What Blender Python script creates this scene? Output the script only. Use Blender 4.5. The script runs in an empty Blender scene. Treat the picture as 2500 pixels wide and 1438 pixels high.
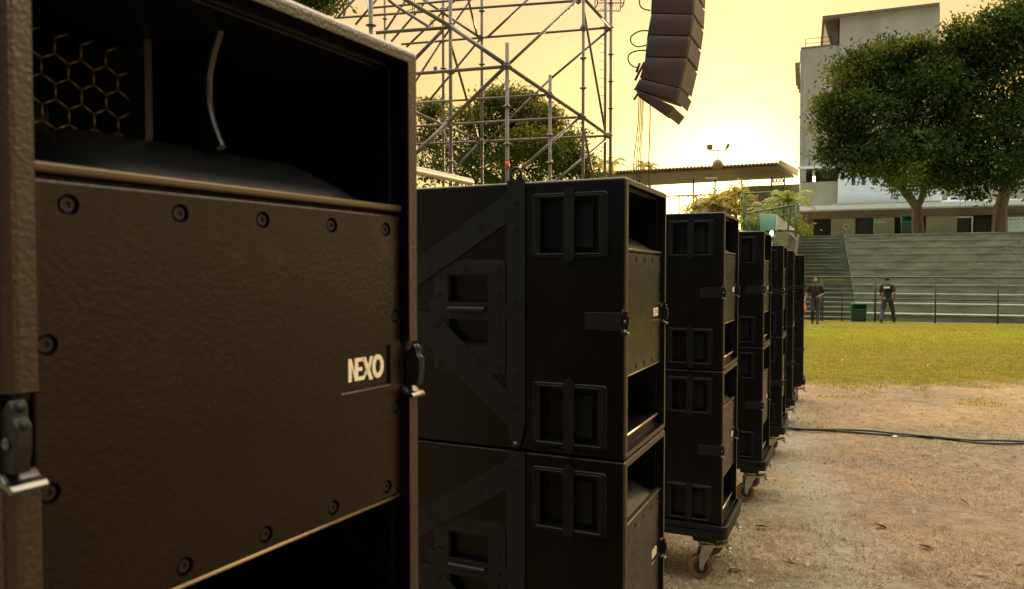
import bpy, bmesh, math, random
import numpy as np
from mathutils import Vector, Matrix, noise
random.seed(7); RNG = np.random.default_rng(7)
C = bpy.context.scene
COL = C.collection
PI = math.pi
R = math.radians

# ------------------------------------------------------------------ camera
F = 1805.0                       # focal length in pixels of the 2500 px wide frame
EYE = 1.5
PITCH = math.atan((719 - 664) / F)
cam_d = bpy.data.cameras.new("camera"); cam = bpy.data.objects.new("camera", cam_d); COL.objects.link(cam)
cam_d.sensor_width = 36; cam_d.sensor_fit = 'HORIZONTAL'; cam_d.lens = F / 2500 * 36
cam_d.clip_start = 0.02; cam_d.clip_end = 2000
cam.location = (0, 0, EYE); cam.rotation_euler = (PI / 2 - PITCH, 0, 0)
cam_d.dof.use_dof = True; cam_d.dof.focus_distance = 3.6; cam_d.dof.aperture_fstop = 9.5
C.camera = cam
C.view_settings.view_transform = 'Standard'; C.view_settings.look = 'None'
C.view_settings.gamma = 1; C.view_settings.exposure = 1.2
C.render.resolution_x = 1024; C.render.resolution_y = 589

# ------------------------------------------------------------------ sky and sun
SUN_AZ = math.atan((1775 - 1250) / F)        # to the right of +Y
SUN_EL = R(5.5)
SD = Vector((math.sin(SUN_AZ) * math.cos(SUN_EL), math.cos(SUN_AZ) * math.cos(SUN_EL), math.sin(SUN_EL)))
W = bpy.data.worlds.new("World"); C.world = W; W.use_nodes = True
nt = W.node_tree; nt.nodes.clear()
def N(t, **k):
    n = nt.nodes.new(t)
    for a, b in k.items(): setattr(n, a, b)
    return n
def L(a, b): nt.links.new(a, b)
def MATH(op, a, b=None, clamp=False):
    n = N('ShaderNodeMath', operation=op, use_clamp=clamp)
    for i, s in enumerate((a, b)):
        if s is None: continue
        if isinstance(s, (int, float)): n.inputs[i].default_value = s
        else: L(s, n.inputs[i])
    return n.outputs[0]
tc = N('ShaderNodeTexCoord'); nrm = N('ShaderNodeVectorMath', operation='NORMALIZE'); L(tc.outputs['Generated'], nrm.inputs[0])
dot = N('ShaderNodeVectorMath', operation='DOT_PRODUCT'); L(nrm.outputs[0], dot.inputs[0]); dot.inputs[1].default_value = SD
sep = N('ShaderNodeSeparateXYZ'); L(nrm.outputs[0], sep.inputs[0])
def ramp(fac, stops):
    r = N('ShaderNodeValToRGB'); L(fac, r.inputs[0]); e = r.color_ramp.elements
    while len(e) < len(stops): e.new(0.5)
    for i, (p, c) in enumerate(stops): e[i].position = p; e[i].color = (*c, 1)
    return r.outputs[0]
el = MATH('MAXIMUM', sep.outputs[2], 0.0)
# side of the sunset, by height; out-of-view sky brightened to light cabinet fronts
warm = ramp(el, [(0, (.66, .55, .27)), (.10, (.55, .42, .17)), (.20, (.455, .305, .115)), (.37, (.455, .30, .155)), (.50, (1.6, 1.2, .68)), (.72, (2.7, 2.2, 1.5)), (1, (1.7, 1.65, 1.45))])
# side behind the viewer, darkened to keep the cabinet flanks black
cool = ramp(el, [(0, (.035, .04, .04)), (.3, (.06, .07, .075)), (.6, (.12, .135, .15)), (.85, (.6, .65, .66)), (1, (1.7, 1.65, 1.45))])
side = MATH('POWER', MATH('MULTIPLY_ADD', dot.outputs['Value'], 0.5, True), 1.0)
side.node.inputs[2].default_value = 0.5 if side.node.operation == 'MULTIPLY_ADD' else 0
sfac = N('ShaderNodeMapRange', interpolation_type='SMOOTHSTEP'); L(dot.outputs['Value'], sfac.inputs['Value'])
sfac.inputs['From Min'].default_value = -0.40; sfac.inputs['From Max'].default_value = 0.30
mx = N('ShaderNodeMix', data_type='RGBA'); L(sfac.outputs[0], mx.inputs[0]); L(cool, mx.inputs[6]); L(warm, mx.inputs[7])
dpos = MATH('MAXIMUM', dot.outputs['Value'], 0.0)
g1 = MATH('MULTIPLY', MATH('POWER', dpos, 45.0), 0.40)
g2 = MATH('MULTIPLY', MATH('POWER', dpos, 260.0), 1.0)
glow = N('ShaderNodeVectorMath', operation='SCALE'); glow.inputs[0].default_value = (1.0, .84, .36); L(MATH('ADD', g1, g2), glow.inputs['Scale'])
add = N('ShaderNodeVectorMath', operation='ADD'); L(mx.outputs[2], add.inputs[0]); L(glow.outputs[0], add.inputs[1])
# thin high cloud that dims and warms the upper sky in soft streaks
cl = N('ShaderNodeTexNoise'); cl.inputs['Scale'].default_value = 2.2; cl.inputs['Detail'].default_value = 5
mp = N('ShaderNodeMapping'); mp.inputs['Scale'].default_value = (1, 1, 3.0); L(nrm.outputs[0], mp.inputs[0]); L(mp.outputs[0], cl.inputs['Vector'])
clf = N('ShaderNodeMapRange'); L(cl.outputs[0], clf.inputs['Value'])
clf.inputs['From Min'].default_value = .3; clf.inputs['From Max'].default_value = .7; clf.inputs['To Min'].default_value = .84; clf.inputs['To Max'].default_value = 1.12
scl = N('ShaderNodeVectorMath', operation='SCALE'); L(add.outputs[0], scl.inputs[0]); L(clf.outputs[0], scl.inputs['Scale'])
nish = N('ShaderNodeTexSky', sky_type='NISHITA'); nish.sun_disc = False; nish.sun_elevation = SUN_EL; nish.sun_rotation = SUN_AZ
nish.air_density = 1.5; nish.dust_density = 4
bg1 = N('ShaderNodeBackground'); L(scl.outputs[0], bg1.inputs[0]); bg1.inputs[1].default_value = 1.0
bg2 = N('ShaderNodeBackground'); L(nish.outputs[0], bg2.inputs[0]); bg2.inputs[1].default_value = 0.005
ads = N('ShaderNodeAddShader'); L(bg1.outputs[0], ads.inputs[0]); L(bg2.outputs[0], ads.inputs[1])
wo = N('ShaderNodeOutputWorld'); L(ads.outputs[0], wo.inputs[0])
sl = bpy.data.lights.new("sun", 'SUN'); sl.energy = 2.0; sl.angle = R(0.6); sl.color = (1, .72, .38)
so = bpy.data.objects.new("sun", sl); COL.objects.link(so); so.location = (0, 0, 30)
so.rotation_euler = (-SD).to_track_quat('-Z', 'Y').to_euler()

# ------------------------------------------------------------------ pixel <-> world
cA, sA = math.cos(PITCH), math.sin(PITCH)
def P(px, py, Y):
    """point seen at pixel (px, py) of the 2500 x 1438 frame at forward distance Y"""
    x = (px - 1250) / F; u = -(py - 719) / F
    d = Vector((x, cA + sA * u, -sA + cA * u)); k = Y / d.y
    return Vector((0, 0, EYE)) + d * k
A_S = R(21.5)                                  # the site grid: away = (sin, cos), right = (cos, -sin)
AW = Vector((math.sin(A_S), math.cos(A_S), 0)); RT = Vector((math.cos(A_S), -math.sin(A_S), 0))
def PU(px, py, u):
    """(v, z) where the ray through the pixel meets the site plane at distance u"""
    x = (px - 1250) / F; q = -(py - 719) / F
    d = Vector((x, cA + sA * q, -sA + cA * q)); k = u / d.dot(AW)
    w = d * k
    return w.dot(RT), w.z + EYE
def S(v, u, z): return RT * v + AW * u + Vector((0, 0, z))

GA = np.array([(-60, -.10), (0.5, -.078), (2.0, -.094), (3.4, -.056), (4.97, -.078), (6.3, -.125), (7.7, -.13), (9.2, -.142), (12, -.2), (32, -.52), (34, -.55), (400, -.55)])
def gz(x, y):
    return float(np.interp(y, GA[:, 0], GA[:, 1]))
def ground_at(px, py):
    x = (px - 1250) / F; u = -(py - 719) / F
    d = Vector((x, cA + sA * u, -sA + cA * u)); k = 1.0
    for _ in range(60):
        k += ((d.z * k + EYE) - gz(0, d.y * k)) / max(.02, -d.z) * .7
    w = d * k; return Vector((w.x, w.y, gz(0, w.y)))

# ------------------------------------------------------------------ materials
def mat(name, col, rough=.6, metal=0.0, spec=.5, bump=0, bscale=60, bdist=.002, var=0, vscale=4, col2=None, detail=6,
        trans=0, emit=None, estr=0, coat=0, stretch=None, isl=0, rvar=0, scuff=None):
    m = bpy.data.materials.new(name); m.use_nodes = True; t = m.node_tree; b = t.nodes['Principled BSDF']
    b.inputs['Base Color'].default_value = (*col, 1); b.inputs['Roughness'].default_value = rough
    b.inputs['Metallic'].default_value = metal; b.inputs['Specular IOR Level'].default_value = spec
    if coat: b.inputs['Coat Weight'].default_value = coat
    co = t.nodes.new('ShaderNodeTexCoord'); vec = co.outputs['Object']
    if stretch:
        mpn = t.nodes.new('ShaderNodeMapping'); mpn.inputs['Scale'].default_value = stretch; t.links.new(vec, mpn.inputs[0]); vec = mpn.outputs[0]
    if var or col2:
        n = t.nodes.new('ShaderNodeTexNoise'); n.inputs['Scale'].default_value = vscale; n.inputs['Detail'].default_value = detail
        n.inputs['Roughness'].default_value = .65
        t.links.new(vec, n.inputs['Vector'])
        r = t.nodes.new('ShaderNodeValToRGB'); t.links.new(n.outputs[0], r.inputs[0])
        c2 = col2 or tuple(c * (1 + var) for c in col); c1 = col if col2 else tuple(c * (1 - var) for c in col)
        r.color_ramp.elements[0].position = .32; r.color_ramp.elements[0].color = (*c1, 1)
        r.color_ramp.elements[1].position = .68; r.color_ramp.elements[1].color = (*c2, 1)
        out = r.outputs[0]
        if isl:
            g = t.nodes.new('ShaderNodeNewGeometry'); h = t.nodes.new('ShaderNodeHueSaturation')
            mr = t.nodes.new('ShaderNodeMapRange'); t.links.new(g.outputs['Random Per Island'], mr.inputs[0])
            mr.inputs['To Min'].default_value = 1 - isl; mr.inputs['To Max'].default_value = 1 + isl
            t.links.new(mr.outputs[0], h.inputs['Value']); t.links.new(out, h.inputs['Color']); out = h.outputs[0]
        t.links.new(out, b.inputs['Base Color'])
        m['_c'] = 1
    if bump:
        n = t.nodes.new('ShaderNodeTexNoise'); n.inputs['Scale'].default_value = bscale; n.inputs['Detail'].default_value = 3
        t.links.new(vec, n.inputs['Vector'])
        bp = t.nodes.new('ShaderNodeBump'); bp.inputs['Strength'].default_value = bump; bp.inputs['Distance'].default_value = bdist
        t.links.new(n.outputs[0], bp.inputs['Height']); t.links.new(bp.outputs[0], b.inputs['Normal'])
    if scuff:
        n = t.nodes.new('ShaderNodeTexNoise'); n.inputs['Scale'].default_value = 5; n.inputs['Detail'].default_value = 14; n.inputs['Roughness'].default_value = .78
        t.links.new(vec, n.inputs['Vector']); q = t.nodes.new('ShaderNodeMapRange'); t.links.new(n.outputs[0], q.inputs[0]); q.inputs['From Min'].default_value = .60; q.inputs['From Max'].default_value = .74
        mm = t.nodes.new('ShaderNodeMix'); mm.data_type = 'RGBA'; t.links.new(q.outputs[0], mm.inputs[0]); t.links.new(b.inputs['Base Color'].links[0].from_socket, mm.inputs[6]); mm.inputs[7].default_value = (*scuff, 1); t.links.new(mm.outputs[2], b.inputs['Base Color'])
    if rvar:
        n = t.nodes.new('ShaderNodeTexNoise'); n.inputs['Scale'].default_value = 9; n.inputs['Detail'].default_value = 9; n.inputs['Roughness'].default_value = .7
        t.links.new(vec, n.inputs['Vector']); q = t.nodes.new('ShaderNodeMapRange'); t.links.new(n.outputs[0], q.inputs[0]); q.inputs['From Min'].default_value = .3; q.inputs['From Max'].default_value = .7
        q.inputs['To Min'].default_value = rough - rvar; q.inputs['To Max'].default_value = rough + rvar; t.links.new(q.outputs[0], b.inputs['Roughness'])
    if trans:
        tr = t.nodes.new('ShaderNodeBsdfTranslucent'); ms = t.nodes.new('ShaderNodeMixShader'); ms.inputs[0].default_value = trans
        o = t.nodes['Material Output']; src = b.inputs['Base Color'].links[0].from_socket if b.inputs['Base Color'].links else None
        if src:
            br = t.nodes.new('ShaderNodeMix'); br.data_type = 'RGBA'; br.blend_type = 'MULTIPLY'; br.inputs[0].default_value = 1
            t.links.new(src, br.inputs[6]); br.inputs[7].default_value = (1.9, 1.6, .5, 1); t.links.new(br.outputs[2], tr.inputs[0])
        t.links.new(b.outputs[0], ms.inputs[1]); t.links.new(tr.outputs[0], ms.inputs[2]); t.links.new(ms.outputs[0], o.inputs[0])
    if emit:
        b.inputs['Emission Color'].default_value = (*emit, 1); b.inputs['Emission Strength'].default_value = estr
    return m
M = {}
M['cab'] = mat('cabinet_paint', (.0022, .0017, .0012), .34, spec=.26, rvar=.09, scuff=(.035, .03, .022), bump=.8, bscale=230, bdist=.0015, var=.18, vscale=7)
M['baf'] = mat('baffle_paint', (.0045, .0022, .0003), .29, spec=.28, rvar=.10, scuff=(.030, .022, .012), bump=.6, bscale=170, bdist=.0012, var=.22, vscale=5)
M['gloss'] = mat('horn_plastic', (.005, .0058, .0068), .27, spec=.7, bump=.05, bscale=40)
M['satin'] = mat('satin_black', (.005, .0045, .004), .36, spec=.5)
M['trim'] = mat('sky_glint_trim', (.80, .66, .46), .36, metal=1)  # cream sky highlight on the black port edges put into the metal colour
M['strip'] = mat('gold_sheen', (.10, .08, .05), .38, metal=.7)  # dull gold sky sheen put into the colour; also brightens the grille
M['rim'] = mat('sky_lit_rim_paint', (.018, .0095, .0028), .31, spec=.6, bump=.8, bscale=230, bdist=.0015, var=.35, vscale=30)  # browner, glossier cabinet paint; sky light on the front rim put into colour
M['steel'] = mat('powder_coated_steel', (.0075, .0080, .0078), .5, spec=.3, bump=.15, bscale=500, bdist=.0004)
M['chrome'] = mat('worn_metal', (.17, .165, .15), .3, metal=1, bump=.1, bscale=90)
M['zinc'] = mat('zinc_plate', (.40, .38, .32), .36, metal=.85, bump=.1, bscale=60, var=.15, vscale=20)
M['label'] = mat('logo_cream', (.78, .68, .50), .5)
M['dolly'] = mat('moulded_black', (.004, .0042, .0044), .5, spec=.3, bump=.2, bscale=200)
M['poly'] = mat('amber_polyurethane', (.17, .08, .02), .45, var=.3, vscale=15)
M['hub'] = mat('wheel_hub', (.03, .02, .02), .5)
M['tongue'] = mat('pale_blue_pedal', (.35, .52, .62), .4)
M['scaf'] = mat('galvanised_tube', (.11, .098, .082), .5, metal=.15, bump=.2, bscale=30, var=.3, vscale=6)
M['scafp'] = mat('pale_tube', (.42, .36, .26), .5, metal=.1, bump=.2, bscale=30, var=.15, vscale=6)
M['red'] = mat('red_tape', (.7, .06, .03), .5)
M['arr'] = mat('array_brown', (.040, .023, .019), .5, bump=.3, bscale=60, var=.15, vscale=3)
M['arrf'] = mat('array_grille', (.085, .062, .045), .6, bump=.4, bscale=90)
M['cable'] = mat('rubber_cable', (.02, .018, .015), .55)
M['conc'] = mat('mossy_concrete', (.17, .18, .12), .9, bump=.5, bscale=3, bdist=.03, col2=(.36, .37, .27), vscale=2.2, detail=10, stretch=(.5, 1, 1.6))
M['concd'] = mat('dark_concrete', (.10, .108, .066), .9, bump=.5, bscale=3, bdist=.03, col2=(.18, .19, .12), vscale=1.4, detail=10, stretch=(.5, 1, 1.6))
M['nose'] = mat('pale_step_edge', (.30, .31, .25), .8, var=.35, vscale=1.5)
M['chip'] = mat('bare_chipped_concrete', (.36, .35, .30), .9, var=.3, vscale=4)
M['wallg'] = mat('grey_render', (.44, .44, .36), .9, bump=.3, bscale=2, bdist=.02, var=.2, vscale=.35, detail=12, stretch=(1, 1, .45))
M['wallw'] = mat('white_blue_paint', (.72, .80, .84), .8, var=.07, vscale=.8, detail=10)
M['wallb'] = mat('beige_wall', (.42, .41, .30), .85, var=.12, vscale=1.0, detail=10)
M['wallc'] = mat('weathered_ledge', (.22, .21, .16), .9, col2=(.33, .31, .25), vscale=1.0, detail=10)
M['slab'] = mat('white_slab_edge', (.80, .90, .95), .8, var=.06, vscale=2)
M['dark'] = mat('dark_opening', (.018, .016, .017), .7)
M['door'] = mat('grey_steel_door', (.05, .055, .06), .5)
M['win'] = mat('window_glass_dark', (.05, .09, .09), .2)
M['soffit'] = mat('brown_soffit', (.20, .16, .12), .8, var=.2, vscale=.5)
M['roof'] = mat('corrugated_sheet', (.27, .18, .08), .6, var=.15, vscale=.6)
M['flash'] = mat('pale_flashing', (.62, .52, .34), .6)
M['green'] = mat('green_paint', (.05, .13, .05), .5)
M['teal'] = mat('teal_paint', (.22, .48, .40), .6, var=.06, vscale=2)
M['bin'] = mat('green_plastic', (.012, .18, .10), .4)
M['bind'] = mat('dark_green_plastic', (.03, .07, .055), .5)
M['rail'] = mat('fence_dark_paint', (.022, .03, .022), .5)
M['bark'] = mat('bark', (.13, .105, .07), .9, bump=.8, bscale=9, bdist=.04, col2=(.26, .22, .15), vscale=3, stretch=(1, 1, .3))
M['leaf'] = mat('leaf_dark', (.023, .043, .012), .65, spec=.15, col2=(.062, .108, .022), vscale=.55, trans=.22, isl=.28)
M['leafy'] = mat('leaf_backlit', (.060, .085, .016), .6, spec=.2, col2=(.12, .13, .02), vscale=.9, trans=.35, isl=.3)  # yellower leaves; backlight at the crown edges put into the colour
M['leafg'] = mat('leaf_bright', (.085, .15, .02), .5, col2=(.16, .25, .03), vscale=.9, trans=.4, isl=.4)
M['palm'] = mat('palm_leaf', (.13, .19, .035), .45, col2=(.24, .30, .06), vscale=1.5, trans=.4, isl=.3)
M['palmo'] = mat('dry_palm_leaf', (.24, .20, .045), .5, col2=(.38, .34, .09), vscale=1.5, trans=.4, isl=.4)
M['skin'] = mat('skin', (.30, .15, .09), .55)
M['tee'] = mat('black_cotton', (.012, .013, .016), .85, bump=.3, bscale=30)
M['teem'] = mat('maroon_black_cotton', (.014, .009, .010), .85, bump=.3, bscale=30)
M['jean'] = mat('charcoal_trousers', (.045, .043, .05), .85, bump=.3, bscale=25)
M['shoe'] = mat('black_shoe', (.01, .01, .01), .5)
M['hair'] = mat('dark_hair', (.012, .009, .007), .7)
M['white'] = mat('white_print', (.8, .82, .82), .6)
M['print'] = mat('dim_red_print', (.05, .012, .012), .7)
M['orange'] = mat('orange_plastic', (.95, .22, .04), .5)
M['paper'] = mat('pale_green_paper', (.42, .72, .55), .7)
M['board'] = mat('white_banner', (.66, .76, .70), .6, var=.05, vscale=2)
M['ink'] = mat('ink', (.05, .05, .06), .7)
M['yel'] = mat('yellow_panel', (.46, .42, .17), .7)
M['glowon'] = mat('lamp_and_sun_glow', (.9, .9, .7), .4, emit=(1, .98, .75), estr=9)  # also the glow of the tower panel that stands for sunlight
M['lampg'] = mat('lamp_housing', (.20, .19, .12), .5)
M['dryleaf'] = mat('dry_leaf', (.20, .14, .07), .7, var=.4, vscale=30)
M['litter'] = mat('white_litter', (.75, .72, .65), .7)
M['straw'] = mat('straw', (.26, .19, .10), .8, col2=(.40, .30, .17), vscale=3, isl=.45)
M['clod'] = mat('dry_clod', (.20, .155, .105), .95, col2=(.40, .33, .23), vscale=4, isl=.3)
M['grass'] = mat('grass_blades', (.17, .17, .014), .7, col2=(.31, .27, .035), vscale=.5, trans=.3, isl=.35)

# ground material: bare earth with straw tint, lawn beyond a ragged line
def ground_mat():
    m = bpy.data.materials.new('ground_earth'); m.use_nodes = True; t = m.node_tree; b = t.nodes['Principled BSDF']
    def n(ty, **k):
        q = t.nodes.new(ty)
        for a, c in k.items(): setattr(q, a, c)
        return q
    co = n('ShaderNodeTexCoord'); ob = co.outputs['Object']
    def noi(sc, de=8, ro=.6, st=None):
        q = n('ShaderNodeTexNoise'); q.inputs['Scale'].default_value = sc; q.inputs['Detail'].default_value = de; q.inputs['Roughness'].default_value = ro
        if st:
            mm = n('ShaderNodeMapping'); mm.inputs['Scale'].default_value = st; t.links.new(ob, mm.inputs[0]); t.links.new(mm.outputs[0], q.inputs['Vector'])
        else: t.links.new(ob, q.inputs['Vector'])
        return q.outputs[0]
    def rp(f, st):
        q = n('ShaderNodeValToRGB'); t.links.new(f, q.inputs[0]); e = q.color_ramp.elements
        while len(e) < len(st): e.new(.5)
        for i, (p, c) in enumerate(st): e[i].position = p; e[i].color = (*c, 1)
        return q.outputs[0]
    def mixc(f, a, c):
        q = n('ShaderNodeMix', data_type='RGBA'); t.links.new(f, q.inputs[0]) if not isinstance(f, float) else None
        if isinstance(f, float): q.inputs[0].default_value = f
        t.links.new(a, q.inputs[6]); t.links.new(c, q.inputs[7]); return q.outputs[2]
    def mth(op, a, c=None, cl=False):
        q = n('ShaderNodeMath', operation=op, use_clamp=cl)
        for i, s in enumerate((a, c)):
            if s is None: continue
            if isinstance(s, (int, float)): q.inputs[i].default_value = s
            else: t.links.new(s, q.inputs[i])
        return q.outputs[0]
    sp = n('ShaderNodeSeparateXYZ'); t.links.new(ob, sp.inputs[0])
    earth = rp(noi(9, 12, .75), [(.3, (.15, .11, .068)), (.5, (.34, .265, .175)), (.7, (.52, .42, .29))])
    ora = rp(noi(7, 12, .75), [(.3, (.24, .155, .085)), (.5, (.45, .315, .18)), (.7, (.60, .45, .28))])
    dust = rp(noi(12, 10, .7), [(.3, (.33, .295, .225)), (.7, (.58, .53, .43))])
    e1 = mixc(rp(mth('ADD', noi(.55, 4), mth('MULTIPLY', sp.outputs[0], .03)), [(.55, (0, 0, 0)), (.72, (1, 1, 1))]), earth, ora)
    # pale dusty track that bends along the row of stacks
    q = mth('ABSOLUTE', mth('SUBTRACT', sp.outputs[0], mth('MULTIPLY_ADD', sp.outputs[1], .22)))
    q.node.inputs[1].default_value = 0
    trk = mth('SUBTRACT', sp.outputs[0], mth('ADD', mth('MULTIPLY', sp.outputs[1], .30), .62))
    trk = mth('ABSOLUTE', trk)
    trf = rp(mth('ADD', trk, mth('MULTIPLY', noi(1.6, 5), .9)), [(.40, (.85, .85, .85)), (.85, (0, 0, 0))])
    e2 = mixc(trf, e1, dust)
    speck = rp(noi(55, 4, .8), [(.36, (0, 0, 0)), (.42, (1, 1, 1))])
    e3 = n('ShaderNodeMix', data_type='RGBA', blend_type='MULTIPLY'); e3.inputs[0].default_value = .7
    t.links.new(e2, e3.inputs[6]); t.links.new(speck, e3.inputs[7])
    lawn = rp(noi(3.5, 10, .7), [(.3, (.11, .105, .012)), (.55, (.22, .195, .025)), (.75, (.34, .28, .055))])
    sunlit_lawn = rp(noi(3.5, 10, .7), [(.3, (.14, .17, .003)), (.7, (.31, .33, .008))])  # greener band of lawn with its sunlight painted into the ground colour
    bandf = mth('ABSOLUTE', mth('SUBTRACT', sp.outputs[1], 22.5))
    lf = rp(mth('ADD', mth('MULTIPLY', bandf, .16), mth('MULTIPLY', noi(.35, 4, .6, (.35, 1, 1)), .9)), [(.5, (1, 1, 1)), (1.0, (0, 0, 0))])
    lawn2 = mixc(lf, lawn, sunlit_lawn)
    edge = mth('SUBTRACT', sp.outputs[1], mth('ADD', 10.3, mth('MULTIPLY', noi(.5, 8, .7), 1.6)))
    ef = rp(mth('MULTIPLY_ADD', edge, .9), [(.15, (0, 0, 0)), (.85, (1, 1, 1))]); 
    t.links.new(mixc(ef, e3.outputs[2], lawn2), b.inputs['Base Color'])
    b.inputs['Roughness'].default_value = .95; b.inputs['Specular IOR Level'].default_value = .15
    bp = n('ShaderNodeBump'); bp.inputs['Strength'].default_value = 1; bp.inputs['Distance'].default_value = .09
    t.links.new(mth('ADD', noi(14, 12, .75), mth('MULTIPLY', noi(3.0, 6), 1.3)), bp.inputs['Height']); t.links.new(bp.outputs[0], b.inputs['Normal'])
    return m
M['ground'] = ground_mat()

# ------------------------------------------------------------------ mesh helpers
def finish(me, ang=35, hard=1e9):
    bm = bmesh.new(); bm.from_mesh(me)
    for f in bm.faces: f.smooth = len(f.verts) <= 4 and f.calc_area() < hard
    for e in bm.edges:
        if len(e.link_faces) == 2: e.smooth = e.calc_face_angle(3.14) < R(ang)
    bm.to_mesh(me); bm.free()
def link(name, me, m, parent=None):
    if m is not None and not me.materials: me.materials.append(M[m] if isinstance(m, str) else m)
    o = bpy.data.objects.new(name, me); COL.objects.link(o)
    if parent: o.parent = parent
    return o
class MB:
    def __init__(s): s.v = []; s.f = []
    def add(s, vs, fs):
        k = len(s.v); s.v += [tuple(p) for p in vs]; s.f += [tuple(i + k for i in f) for f in fs]; return s
    def box(s, x0, x1, y0, y1, z0, z1):
        return s.add([(x0, y0, z0), (x1, y0, z0), (x1, y1, z0), (x0, y1, z0), (x0, y0, z1), (x1, y0, z1), (x1, y1, z1), (x0, y1, z1)],
                     [(0, 3, 2, 1), (4, 5, 6, 7), (0, 1, 5, 4), (1, 2, 6, 5), (2, 3, 7, 6), (3, 0, 4, 7)])
    def hexa(s, a, b):    # a: bottom loop of 4 (or n) points, b: top loop
        n = len(a); return s.add(list(a) + list(b), [tuple(range(n))[::-1], tuple(range(n, 2 * n))] + [(i, (i + 1) % n, n + (i + 1) % n, n + i) for i in range(n)])
    def tube(s, p0, p1, r, n=8, r2=None):
        p0 = Vector(p0); p1 = Vector(p1); d = (p1 - p0)
        if d.length < 1e-6: return s
        d.normalize(); a = d.orthogonal().normalized(); b = d.cross(a); r2 = r if r2 is None else r2
        A = [p0 + (a * math.cos(2 * PI * i / n) + b * math.sin(2 * PI * i / n)) * r for i in range(n)]
        B = [p1 + (a * math.cos(2 * PI * i / n) + b * math.sin(2 * PI * i / n)) * r2 for i in range(n)]
        return s.hexa(A, B)
    def path(s, pts, r, n=8, closed=False):
        pts = [Vector(p) for p in pts]; m = len(pts); rings = []; prev = None
        for i, p in enumerate(pts):
            q0 = pts[i - 1] if (i > 0 or closed) else pts[0]; q1 = pts[(i + 1) % m] if (i < m - 1 or closed) else pts[-1]
            d = (q1 - q0).normalized(); a = d.orthogonal().normalized() if prev is None else (prev - d * prev.dot(d)).normalized()
            prev = a; b = d.cross(a); rr = r[i] if isinstance(r, (list, tuple)) else r
            rings.append([p + (a * math.cos(2 * PI * k / n) + b * math.sin(2 * PI * k / n)) * rr for k in range(n)])
        vs = [q for rg in rings for q in rg]; fs = []
        for i in range(m if closed else m - 1):
            j = (i + 1) % m
            for k in range(n): fs.append((i * n + k, i * n + (k + 1) % n, j * n + (k + 1) % n, j * n + k))
        if not closed: fs += [tuple(range(n))[::-1], tuple(range((m - 1) * n, m * n))]
        return s.add(vs, fs)
    def prism(s, poly, ax, a0, a1):      # poly: 2-D points in the other two axes
        def mk(p, a): return {'x': (a, p[0], p[1]), 'y': (p[0], a, p[1]), 'z': (p[0], p[1], a)}[ax]
        return s.hexa([mk(p, a0) for p in poly], [mk(p, a1) for p in poly])
    def lathe(s, prof, c, ax='z', n=20, caps=True):  # prof: (r, h)
        c = Vector(c); E = {'x': (Vector((0, 1, 0)), Vector((0, 0, 1)), Vector((1, 0, 0))), 'y': (Vector((0, 0, 1)), Vector((1, 0, 0)), Vector((0, 1, 0))), 'z': (Vector((1, 0, 0)), Vector((0, 1, 0)), Vector((0, 0, 1)))}[ax]
        vs = []
        for r, h in prof:
            for k in range(n): t = 2 * PI * k / n; vs.append(c + E[0] * (max(r, 1e-5) * math.cos(t)) + E[1] * (max(r, 1e-5) * math.sin(t)) + E[2] * h)
        fs = [(i * n + k, i * n + (k + 1) % n, (i + 1) * n + (k + 1) % n, (i + 1) * n + k) for i in range(len(prof) - 1) for k in range(n)]
        if caps: fs += [tuple(range(n))[::-1], tuple(range((len(prof) - 1) * n, len(prof) * n))]
        return s.add(vs, fs)
    def ball(s, c, r, n=12, m=8):
        rx, ry, rz = (r, r, r) if isinstance(r, (int, float)) else r
        return s.add([(c[0] + rx * math.sin(PI * (j) / m) * math.cos(2 * PI * k / n), c[1] + ry * math.sin(PI * j / m) * math.sin(2 * PI * k / n), c[2] + rz * math.cos(PI * j / m)) if 0 < j < m else (c[0], c[1], c[2] + (rz if j == 0 else -rz)) for j in range(m + 1) for k in (range(n) if 0 < j < m else range(1))],
                     [(0, 1 + k, 1 + (k + 1) % n) for k in range(n)] +
                     [(1 + j * n + k, 1 + (j + 1) * n + k, 1 + (j + 1) * n + (k + 1) % n, 1 + j * n + (k + 1) % n) for j in range(m - 2) for k in range(n)] +
                     [(1 + (m - 1) * n, 1 + (m - 2) * n + (k + 1) % n, 1 + (m - 2) * n + k) for k in range(n)])
    def mesh(s, name, bevel=0, seg=2, ang=35):
        me = bpy.data.meshes.new(name); me.from_pydata(s.v, [], s.f)
        bm = bmesh.new(); bm.from_mesh(me); bmesh.ops.recalc_face_normals(bm, faces=bm.faces)
        if bevel:
            es = [e for e in bm.edges if len(e.link_faces) == 2 and e.calc_face_angle(0) > R(30)]
            bmesh.ops.bevel(bm, geom=es, offset=bevel, segments=seg, profile=.5, affect='EDGES', clamp_overlap=True)
        bm.to_mesh(me); bm.free(); finish(me, ang); return me
    def build(s, name, m, parent=None, bevel=0, seg=2, ang=35): return link(name, s.mesh(name, bevel, seg, ang), m, parent)
def rrect(x0, x1, y0, y1, r, n=4):
    out = []
    for cx, cy, a in ((x1 - r, y1 - r, 0), (x0 + r, y1 - r, 90), (x0 + r, y0 + r, 180), (x1 - r, y0 + r, 270)):
        for i in range(n + 1): t = R(a + 90 * i / n); out.append((cx + r * math.cos(t), cy + r * math.sin(t)))
    return out
def tag(o, label=None, cat=None, group=None, kind=None):
    if label: o['label'] = label
    if cat: o['category'] = cat
    if group: o['group'] = group
    if kind: o['kind'] = kind
    return o
def empty(name, loc=(0, 0, 0), rz=0, label=None, cat=None, group=None):
    o = bpy.data.objects.new(name, None); COL.objects.link(o); o.location = loc; o.rotation_euler = (0, 0, rz); o.empty_display_size = .1
    return tag(o, label, cat, group)
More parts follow.
